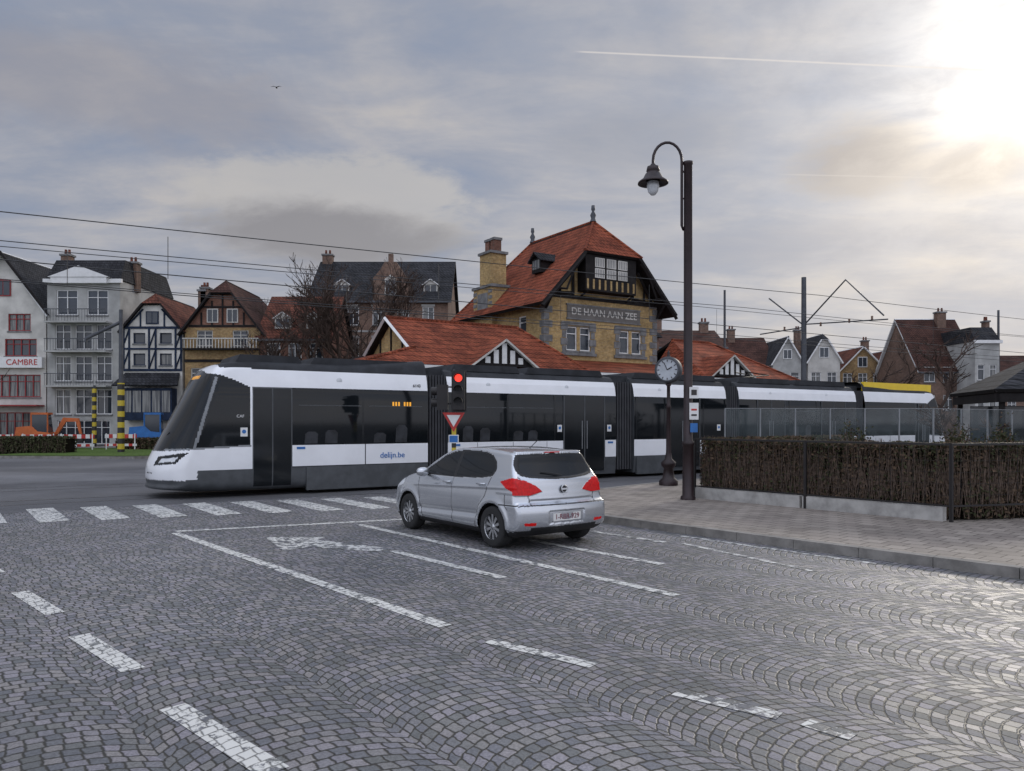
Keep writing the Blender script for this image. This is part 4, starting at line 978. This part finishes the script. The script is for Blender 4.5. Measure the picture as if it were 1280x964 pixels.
# hedge
def hedge(name, segs, z0, z1, th, nl, twigs, mats=('leafbrown', 'leafgreen', 'twig'), size=.035):
    e = root(name); core = MB(); V_ = []; F_ = []; mi = []
    tot = sum((Vector(b) - Vector(a)).length for a, b in segs)
    for a, b in segs:
        a = Vector(a); b = Vector(b); L = (b - a).length; d = (b - a) / L; n = Vector((-d.y, d.x))
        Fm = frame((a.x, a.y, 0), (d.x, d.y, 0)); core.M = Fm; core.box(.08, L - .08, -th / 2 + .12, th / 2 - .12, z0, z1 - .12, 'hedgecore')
        k_ = int(nl * L / tot)
        s_ = np.random.rand(k_) * L; zz = z0 + np.random.rand(k_) ** .8 * (z1 - z0)
        t = np.where(np.random.rand(k_) < .5, -1, 1) * (th / 2 - np.abs(np.random.randn(k_)) * .07)
        top = np.random.rand(k_) < .22; zz = np.where(top, z1 - np.abs(np.random.randn(k_)) * .05 + .03 * np.sin(s_ * 9), zz); t = np.where(top, (np.random.rand(k_) - .5) * th, t)
        P_ = np.array([a.x, a.y]) + s_[:, None] * np.array([d.x, d.y]) + t[:, None] * np.array([n.x, n.y])
        C = np.column_stack([P_, zz]); A = np.random.randn(k_, 3); A /= np.linalg.norm(A, axis=1)[:, None]
        B = np.cross(A, np.random.randn(k_, 3)); B /= np.linalg.norm(B, axis=1)[:, None]; sz = size * (.6 + .9 * np.random.rand(k_))[:, None]
        o = len(V_)
        Q = np.stack([C - A * sz, C + B * sz * .55, C + A * sz, C - B * sz * .55], 1).reshape(-1, 3)
        clump = np.sin(s_ * 3.1 + 1.3 * np.sin(zz * 4)) * .25
        V_ += Q.tolist(); F_ += (o + np.arange(k_ * 4).reshape(-1, 4)).tolist(); mi += (np.random.rand(k_) < .4 + clump).astype(int).tolist()
        for _ in range(int(twigs * L / tot)):
            s0 = random.random() * L; tt = random.choice((-1, 1)) * (th / 2 - random.random() * .08); zz0 = z0 + random.random() * .5 * (z1 - z0); ln = .3 + random.random() * .7
            p = a + d * s0 + n * tt; p2 = p + d * random.gauss(0, .09) + n * random.gauss(0, .03); w = .004 + random.random() * .005
            zt = min(zz0 + ln, z1 + random.random() * .09); o = len(V_)
            V_ += [(p.x - d.x * w, p.y - d.y * w, zz0), (p.x + d.x * w, p.y + d.y * w, zz0), (p2.x + d.x * w * .5, p2.y + d.y * w * .5, zt), (p2.x - d.x * w * .5, p2.y - d.y * w * .5, zt)]
            F_.append([o, o + 1, o + 2, o + 3]); mi.append(2)
    core.obj('inner_mass', e)
    me = bpy.data.meshes.new('leaves_and_twigs'); me.from_pydata(V_, [], F_)
    for m_ in mats: me.materials.append(M[m_])
    me.polygons.foreach_set('material_index', mi); me.update()
    o = bpy.data.objects.new('leaves_and_twigs', me); S.collection.objects.link(o); o.parent = e; return e
hedge('hedge', [((4.55, 17.75), (8.0, 13.55)), ((7.85, 13.68), (14.5, 15.3)), ((4.6, 17.8), (9.5, 22.0))], .14, 1.46, .6, 56000, 9000)
lwq = root('low_garden_wall'); b_ = MB()
a = Vector((4.15, 17.55)); c = Vector((7.55, 13.35)); d = (c - a); L = d.length; F = frame((a.x, a.y, .13), (d.x, d.y, 0)); b_.M = F
for i in range(2): b_.box(L * i / 2 + .03, L * (i + 1) / 2 - .03, -.08, .08, 0, .24, 'concrete')
b_.obj('wall_panels', lwq)
fe = root('metal_fence'); b_ = MB()
for a, c in (((4.15, 17.45), (7.56, 13.22)), ((7.56, 13.22), (14.2, 14.85))):
    a = Vector(a); c = Vector(c); d = (c - a); L = d.length; b_.M = frame((a.x, a.y, .13), (d.x, d.y, 0))
    n_ = max(2, round(L / 2.7))
    for i in range(n_ + 1): b_.box(L * i / n_ - .025, L * i / n_ + .025, -.025, .025, 0, 1.36, 'black')
    b_.box(0, L, -.02, .02, 1.32, 1.36, 'black'); b_.box(0, L, -.012, .012, .26, .29, 'black')
    k_ = int(L / .2)
    for i in range(k_): b_.box(i * .2 - .0025, i * .2 + .0025, -.0025, .0025, .28, 1.34, 'black')
    for i in range(5): b_.box(0, L, -.002, .002, .45 + i * .2, .454 + i * .2, 'black')
b_.obj('panels', fe)
tg = root('glass_windscreen'); b_ = MB(); g_ = MB()
for a, c, n_ in (((5.6, 20.2), (11.3, 20.6), 6), ((11.3, 20.6), (16, 23.5), 4)):
    a = Vector(a); c = Vector(c); d = (c - a); L = d.length; b_.M = g_.M = frame((a.x, a.y, .13), (d.x, d.y, 0))
    for i in range(n_ + 1): b_.box(L * i / n_ - .015, L * i / n_ + .015, -.02, .02, 0, 2.08, 'trampillar')
    b_.box(0, L, -.012, .012, 2.08, 2.095, 'trampillar'); b_.box(0, L, -.03, .03, 1.0, 1.04, 'mastgrey'); b_.box(0, L, -.02, .02, .05, 1.0, 'plastic')
    g_.poly([(.03, 0, 1.05), (L - .03, 0, 1.05), (L - .03, 0, 2.08), (.03, 0, 2.08)], 'clear')
b_.obj('frame', tg); g_.obj('glass', tg)
# planters and terrace furniture between the screens and the hedge
for i, (x, y) in enumerate(((8.6, 19.2), (11.2, 19.3), (13.0, 20.4), (14.6, 21.0))):
    e = root('potted_shrub'); b_ = MB(Matrix.Translation((x, y, .13))); b_.lathe([(.16, 0), (.24, .45), (.26, .5), (.2, .5), (0, .46)], (0, 0, 0), 'mastgrey', 12); b_.obj('pot', e)
    b_ = MB()
    for q in range(900):
        v = Vector((random.gauss(0, .17), random.gauss(0, .17), 1.05 + random.gauss(0, .26))); u1 = Vector((random.gauss(0, 1), random.gauss(0, 1), random.gauss(0, 1))).normalized() * .04; u2 = u1.cross(Vector((random.random(), random.random(), .3))).normalized() * .02
        p = Vector((x, y, .13)) + v; b_.add([p - u1, p + u2, p + u1, p - u2], [[0, 1, 2, 3]], 'leafgreen' if random.random() < .75 else 'leafbrown')
    b_.tube([(x, y, .5), (x, y, 1.3)], .02, 'bark', 5); b_.obj('foliage', e, fix=False)
# pavilion at the far right
sh = root('terrace_pavilion'); b_ = MB(frame((15.3, 24.0, .13), (.97, -.24, 0)))
e0, e1, zz, zr, dd_ = -.3, 9, 2.75, 4.15, 4.2
b_.slab([(e0, -.3, zz), (e1, -.3, zz), (e1 - 2.2, dd_ / 2, zr), (2.2, dd_ / 2, zr)], .12, 'slate', 'timber'); b_.slab([(e0, -.3, zz), (2.2, dd_ / 2, zr), (e0, dd_, zz)], .12, 'slate', 'timber')
b_.slab([(e0, dd_, zz), (2.2, dd_ / 2, zr), (e1 - 2.2, dd_ / 2, zr), (e1, dd_, zz)], .12, 'slate', 'timber'); b_.slab([(e1, -.3, zz), (e1 - 2.2, dd_ / 2, zr), (e1, dd_, zz)], .12, 'slate', 'timber')
b_.box(e0 + .05, e1, -.2, -.12, zz - .4, zz - .13, 'timber'); b_.box(e0 + .1, e0 + .18, -.2, dd_ - .1, zz - .4, zz - .13, 'timber')
for xx in (0, 2.2, 4.4, 6.6, 8.6):
    b_.box(xx - .07, xx + .07, -.1, .04, 0, zz - .1, 'timber'); b_.box(xx - .07, xx + .07, dd_ - .3, dd_ - .16, 0, zz - .1, 'timber')
b_.box(.3, 8.5, dd_ - .35, dd_ - .31, 0, 2.3, 'glass'); b_.box(0.2, 8.5, 1.5, 1.6, 0, 1.5, 'timber')
b_.obj('roof_and_posts', sh)

# masts and wires
def mast(name, x, y, z, r=.14, mat='mastgrey'):
    e = root(name); b_ = MB(); b_.tube([(x, y, 0), (x, y, z)], r, mat, 8, r * .75); b_.obj('pole', e); return e
cm_ = mast('catenary_mast', 15.2, 40, 9.4, .17); b_ = MB(frame((15.2, 40, 0), U))
b_.tube([(0, 0, 6.9), (0, -2.4, 8.9), (0, -4.4, 6.9)], .04, 'mastgrey', 6); b_.tube([(0, 0, 6.95), (0, -4.6, 6.7)], .035, 'mastgrey', 6)
b_.tube([(0, 0, 6.9), (0, 2.2, 8.6)], .04, 'mastgrey', 6); b_.tube([(0, 0, 6.8), (0, 2.8, 6.7)], .035, 'mastgrey', 6)
for q in (-1, -2.6, -3.8, 1.2): b_.lathe([(.04, 0), (.06, .05), (.04, .1), (.06, .15), (.04, .2)], (0, q, 6.75), 'brick', 8)
b_.obj('cantilever_arms', cm_)
mast('catenary_mast', 14.4, 52, 10.8, .1)
mast('catenary_mast', 47.5, 75, 12.8, .14)
ps = mast('catenary_mast', -22.4, 44, 8.3, .15); b_ = MB(); b_.tube([(-22.4, 44, .15), (-22.4, 44, 4.1)], .19, 'yb', 10); b_.tube([(-22.4, 44, 7.6), (-24.2, 43.6, 6.6), (-24.2, 43.6, 6.4)], .1, 'mastgrey', 6); b_.obj('striped_base', ps)
ps = mast('traffic_pole', -31.0, 57, 4.6, .1); b_ = MB(); b_.tube([(-31, 57, 0), (-31, 57, 4.4)], .16, 'yb', 8); b_.obj('striped_base', ps)
ow = root('overhead_wire'); b_ = MB(frame((1.51, 24.2, 0), U))
def wire(y, z0, z1, sag=.25, r=.013, t0=-32, t1=62):
    k_ = 24; b_.tube([(t0 + (t1 - t0) * i / k_, y, z0 + (z1 - z0) * i / k_ - sag * (1 - (2 * ((i % 12) / 12) - 1) ** 2)) for i in range(k_ + 1)], r, 'wire', 4, cap=False)
wire(1.32, 6.35, 8.4, .12); wire(1.32, 5.45, 5.9, 0); wire(5.4, 6.6, 8.1, .12); wire(5.4, 5.6, 6.0, 0); wire(8.5, 7.0, 8.6, .1); wire(9.0, 6.2, 6.9, .05)
for t in (-11.2, -3.6, 5, 14, 24): b_.tube([(t, 1.32, 5.5 + .005 * t), (t, 1.32, 6.75 + .022 * t)], .009, 'wire', 4)
for t in (-13.2, -5, 4, 13): b_.tube([(t, 5.4, 5.7), (t, 5.4, 6.9 + .016 * t)], .009, 'wire', 4)
b_.obj('wires', ow)

# bare trees
def tree(name, x, y, h, seed, spread=.5, lev=6, zt=.25):
    rng = random.Random(seed); e = root(name); b_ = MB()
    def br(p, d, L, r, lv):
        q = p + d * L * .5 + Vector((rng.gauss(0, .05), rng.gauss(0, .05), 0)) * L; q2 = q + (d + Vector((rng.gauss(0, .15), rng.gauss(0, .15), .08))).normalized() * L * .5
        b_.tube([p, q, q2], r, 'bark', 6 if lv > 3 else 3, r * .7, cap=False)
        if lv == 0: return
        for i in range(rng.choice((2, 3, 3)) if lv > 1 else 4):
            nd = (d + Vector((rng.gauss(0, spread), rng.gauss(0, spread), rng.gauss(.15, .25)))).normalized()
            br(q2 if i else q, nd, L * rng.uniform(.64, .84), max(.016, r * .69), lv - 1)
    br(Vector((x, y, 0)), Vector((0, 0, 1)), h * zt, h * .013, lev)
    b_.obj('trunk_and_branches', e, fix=False)
tree('bare_tree', -10.6, 52, 16.5, 3, lev=7); tree('bare_tree', -12.8, 54, 15.5, 8, lev=7); tree('bare_tree', -8.6, 54, 14.5, 12); tree('bare_tree', -16.5, 55, 13, 14)
tree('bare_tree', 20.5, 37, 9, 21, .7, 5); tree('bare_tree', 27.5, 60, 12, 22, .6, 5); tree('bare_tree', 13.4, 22.6, 3.6, 41, .7, 5)
tree('bare_tree', -38, 52, 9, 31, .6, 5)
hedge('round_hedge', [((-34, 42.6), (-24.9, 43.4))], .05, 1.05, 1.4, 9000, 600, ('leafgreen', 'leafgreen', 'twig'), .06)
hedge('shrub_bed', [((-26, 51), (-16, 52))], .0, .8, 1.5, 7000, 600, size=.08)
hedge('station_hedge', [((20, 30), (40, 42))], .1, 1.3, 1.2, 9000, 600, size=.07)

def barrier(x, y, yaw):
    e = root('roadworks_barrier'); b_ = MB(frame((x, y, 0), (math.cos(R(yaw)), math.sin(R(yaw)), 0)))
    for q in range(8):
        b_.box(-1 + q * .25, -.75 + q * .25, -.02, .02, .85, 1.1, 'red' if q % 2 else 'white'); b_.box(-1 + q * .25, -.75 + q * .25, -.02, .02, .35, .5, 'white' if q % 2 else 'red')
    for q in (-.9, .9): b_.box(q - .03, q + .03, -.05, -.021, 0, 1.15, 'white'); b_.box(q - .05, q + .05, -.3, .3, 0, .08, 'plastic')
    b_.obj('boards_and_legs', e)
for x, y, a in ((-31.5, 47, 5), (-29.1, 47.2, 5), (-26.9, 47.5, 8), (-24.7, 48.5, 0), (-20.0, 50.0, 0)): barrier(x, y, a)
def digger(name, x, y, mt, yaw):
    e = root(name); b_ = MB(frame((x, y, 0), (math.cos(R(yaw)), math.sin(R(yaw)), 0)))
    for sy in (-.7, .7):
        b_.prism([(-1.2, .15), (-1.0, 0), (1.0, 0), (1.2, .15), (1.2, .4), (1.0, .55), (-1.0, .55), (-1.2, .4)], sy - .2, sy + .2, 'plastic')
    b_.prism([(-1.3, .65), (1.0, .65), (1.0, 1.1), (.2, 1.2), (-.2, 1.6), (-1.2, 1.5)], -.75, .75, mt)
    b_.prism([(-.2, 1.1), (.95, 1.1), (.8, 2.4), (-.2, 2.4)], -.7, .05, 'glass'); b_.box(-.25, .9, -.75, .1, 2.4, 2.55, mt)
    for q in (-.22, .85): b_.tube([(q, -.7, 1.1), (q, -.7, 2.4)], .05, mt, 4)
    b_.prism([(.9, 1.0), (1.15, 1.0), (1.7, 1.9), (2.5, 1.9), (2.5, 2.15), (1.5, 2.2)], .3, .5, mt); b_.prism([(2.3, 2.1), (2.55, 2.15), (2.75, 1.0), (2.6, 1.0)], .32, .48, mt)
    b_.prism([(2.5, 1.0), (2.9, 1.0), (2.9, .5), (2.6, .35), (2.3, .6)], .1, .7, 'plastic'); b_.obj('body_and_arm', e)
digger('orange_excavator', -34.2, 55.5, 'orange', 10); digger('blue_excavator', -26.3, 55.8, 'blue', 12)
me_car = bo.data
def parked(x, y, yaw):
    e = root('parked_car'); Fm = frame((x, y, 0), (math.cos(R(yaw)), math.sin(R(yaw)), 0))
    o = bpy.data.objects.new('body', me_car); S.collection.objects.link(o); o.matrix_world = Fm; o.parent = e
    i = 1
    for wx in (.8, 3.31):
        for sy in (-1, 1):
            o = bpy.data.objects.new('wheel_%d' % i, wm_.data); S.collection.objects.link(o); o.parent = e; i += 1
            o.matrix_world = Fm @ Matrix.Translation((wx, sy * .765, .312)) @ Matrix.Rotation(R(180) if sy > 0 else 0, 4, 'Z')
parked(-40.3, 53, 2)
aw = root('shop_sign'); b_ = MB(); b_.box(-38.9, -38.0, 55, 55.1, 1.0, 2.6, 'white'); b_.box(-38.8, -38.1, 54.98, 55, 1.9, 2.5, 'blue'); b_.box(-38.5, -38.4, 55, 55.1, 0, 1.0, 'mastgrey'); b_.obj('board', aw)
bd = root('bird'); b_ = MB(Matrix.Translation((-18.4, 60, 28)) @ Matrix.Scale(.7, 4))
b_.lathe([(0, -.25), (.07, -.1), (.09, .05), (.04, .2), (0, .3)], (0, 0, 0), 'plastic', 8, 'Y')
b_.add([(0, -.1, .03), (0, .1, .03), (.3, .05, .14), (.65, -.1, .05), (.3, -.1, .14)], [[0, 1, 2, 4], [4, 2, 3]], 'plastic'); b_.add([(0, -.1, .03), (0, .1, .03), (-.3, .05, .14), (-.65, -.1, .05), (-.3, -.1, .14)], [[0, 1, 2, 4], [4, 2, 3]], 'plastic')
b_.obj('body_and_wings', bd)

# ------------------------------------------------------------------ world & sun
az, el = R(34.5), R(21.5)
sund = Vector((math.sin(az) * math.cos(el), math.cos(az) * math.cos(el), math.sin(el)))
w = bpy.data.worlds.new('World'); S.world = w; w.use_nodes = True; N = NT(w.node_tree)
w.cycles.sampling_method = 'MANUAL'; w.cycles.sample_map_resolution = 512
bg = N.n['Background']; outn = N.n['World Output']
sky = N.new('ShaderNodeTexSky', sky_type='NISHITA'); sky.sun_disc = False; sky.sun_elevation = el; sky.sun_rotation = az; sky.dust_density = 2
N.l.new(sky.outputs[0], bg.inputs[0]); bg.inputs[1].default_value = .06
D = N.vm('NORMALIZE', N.new('ShaderNodeTexCoord').outputs['Generated'])
dx, dy, dz = N.sep(D)[0:3]
zc = N.m('MAXIMUM', dz, 0.0); den = N.m('ADD', zc, .14)
pc = N.comb(N.m('DIVIDE', dx, den), N.m('DIVIDE', dy, den), 0)
A = N.m('MULTIPLY', N.m('ARCTAN2', dx, dy), 180 / math.pi); E = N.m('MULTIPLY', N.m('ARCSINE', dz), 180 / math.pi)
n1 = N.noise(pc, 1.1, 7, .6, .35); n2 = N.noise(N.vm('MULTIPLY', pc, (.8, 1.7, 1)), 2.2, 6, .6, .4)
n3 = N.noise(N.comb(N.m('MULTIPLY', A, .09), N.m('MULTIPLY', E, .2), 0), 1.5, 7, .62, .3)
def ramp(f, stops):
    r = N.new('ShaderNodeValToRGB'); N.l.new(f, r.inputs[0]); cr = r.color_ramp
    while len(cr.elements) > 1: cr.elements.remove(cr.elements[-1])
    cr.elements[0].position = stops[0][0]; cr.elements[0].color = (*stops[0][1], 1)
    for p, c in stops[1:]: e = cr.elements.new(p); e.color = (*c, 1)
    return r.outputs[0]
f = N.m('ADD', N.m('MULTIPLY', n1, .6), N.m('MULTIPLY', n2, .4))
base = ramp(f, [(.39, (.25, .30, .41)), (.475, (.31, .34, .42)), (.54, (.39, .40, .45)), (.62, (.50, .48, .48))])
def blob(a0, e0, sa, se, lo=.36, hi=.6, amp=1.0):
    g = N.m('EXPONENT', N.m('MULTIPLY', -1.0, N.m('ADD', N.m('POWER', N.m('ABSOLUTE', N.m('DIVIDE', N.m('SUBTRACT', A, a0), sa)), 2.0), N.m('POWER', N.m('ABSOLUTE', N.m('DIVIDE', N.m('SUBTRACT', E, e0), se)), 2.0))))
    return N.sstep(N.m('ADD', g, N.m('MULTIPLY', N.m('SUBTRACT', n3, .5), amp)), lo, hi)
col = base
col = N.mix(N.m('MULTIPLY', blob(-28, 21, 16, 4, .3, .9), .5), col, (.33, .31, .33))
col = N.mix(N.m('MULTIPLY', blob(-13, 15.4, 11.5, 3.9, .34, .60), .8), col, (.52, .50, .485))
col = N.mix(N.m('MULTIPLY', blob(-13.5, 13.4, 11.5, 2.7, .30, .85), .9), col, (.25, .24, .255))
cloudshade = N.sstep(n3, .35, .65, .85, 1.25)
col = N.mix(N.m('MULTIPLY', blob(24.6, 17.4, 5.5, 2.8, .33, .85, 1.3), .9), col, (.27, .25, .255))
col = N.mix(N.m('MULTIPLY', blob(31, 16.0, 4.5, 2.2, .33, .85, 1.3), .85), col, (.31, .28, .275))
col = N.mix(N.m('MULTIPLY', blob(10, 20, 10, 3, .4, .9), .5), col, (.28, .30, .36))
col = N.mix(N.m('MULTIPLY', blob(21, 12.2, 13, 1.8, .3, .8), .6), col, (.31, .33, .40))
hz = N.m('EXPONENT', N.m('MULTIPLY', N.m('ABSOLUTE', E), -.15))
col = N.mix(N.m('MULTIPLY', hz, .6), col, (.54, .54, .58))
sd_ = N.m('MAXIMUM', N.vm('DOT_PRODUCT', D, tuple(sund)), 0.0)
g1 = N.m('MULTIPLY', N.m('POWER', sd_, 260.0), N.sstep(n3, .3, .7, .7, 1.5)); g2 = N.m('POWER', sd_, 45.0); g3 = N.m('POWER', sd_, 8.0)
gl = N.m('ADD', N.m('ADD', N.m('MULTIPLY', g1, .75), N.m('MULTIPLY', g2, .30)), N.m('MULTIPLY', g3, .13))
gl = N.m('MULTIPLY', gl, cloudshade)
col = N.vm('ADD', col, N.comb(gl, N.m('MULTIPLY', gl, .92), N.m('MULTIPLY', gl, .78)))
def trail(a, b, wdt, s):
    p, q = Vector(a).normalized(), Vector(b).normalized(); nn = p.cross(q).normalized(); mid = (p + q).normalized(); lim = mid.dot(p)
    k1 = N.sstep(N.m('ABSOLUTE', N.vm('DOT_PRODUCT', D, tuple(nn))), 0.0, wdt, 1, 0); k2 = N.sstep(N.vm('DOT_PRODUCT', D, tuple(mid)), lim, lim + .004)
    return N.m('MULTIPLY', N.m('MULTIPLY', k1, k2), s)
col = N.mix(trail((.078, 1, .483), (.63, 1, .458), .0016, .5), col, (.9, .83, .76)); col = N.mix(trail((.339, 1, .323), (.667, 1, .316), .0012, .3), col, (.8, .75, .7))
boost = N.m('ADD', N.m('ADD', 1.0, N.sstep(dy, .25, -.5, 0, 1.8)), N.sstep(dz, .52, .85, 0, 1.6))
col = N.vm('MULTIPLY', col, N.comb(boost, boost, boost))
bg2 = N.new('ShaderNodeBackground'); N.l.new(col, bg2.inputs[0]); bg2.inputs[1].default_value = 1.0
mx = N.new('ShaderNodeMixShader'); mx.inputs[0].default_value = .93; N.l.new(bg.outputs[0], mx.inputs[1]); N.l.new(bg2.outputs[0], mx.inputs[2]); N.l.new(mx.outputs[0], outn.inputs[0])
sl = bpy.data.lights.new('sun', 'SUN'); sl.energy = 1.0; sl.angle = R(10); sl.color = (1, .92, .8)
so = bpy.data.objects.new('sun', sl); S.collection.objects.link(so); so.rotation_euler = (-sund).to_track_quat('-Z', 'Y').to_euler()
S.view_settings.view_transform = 'Standard'; S.view_settings.look = 'None'; S.view_settings.exposure = 0
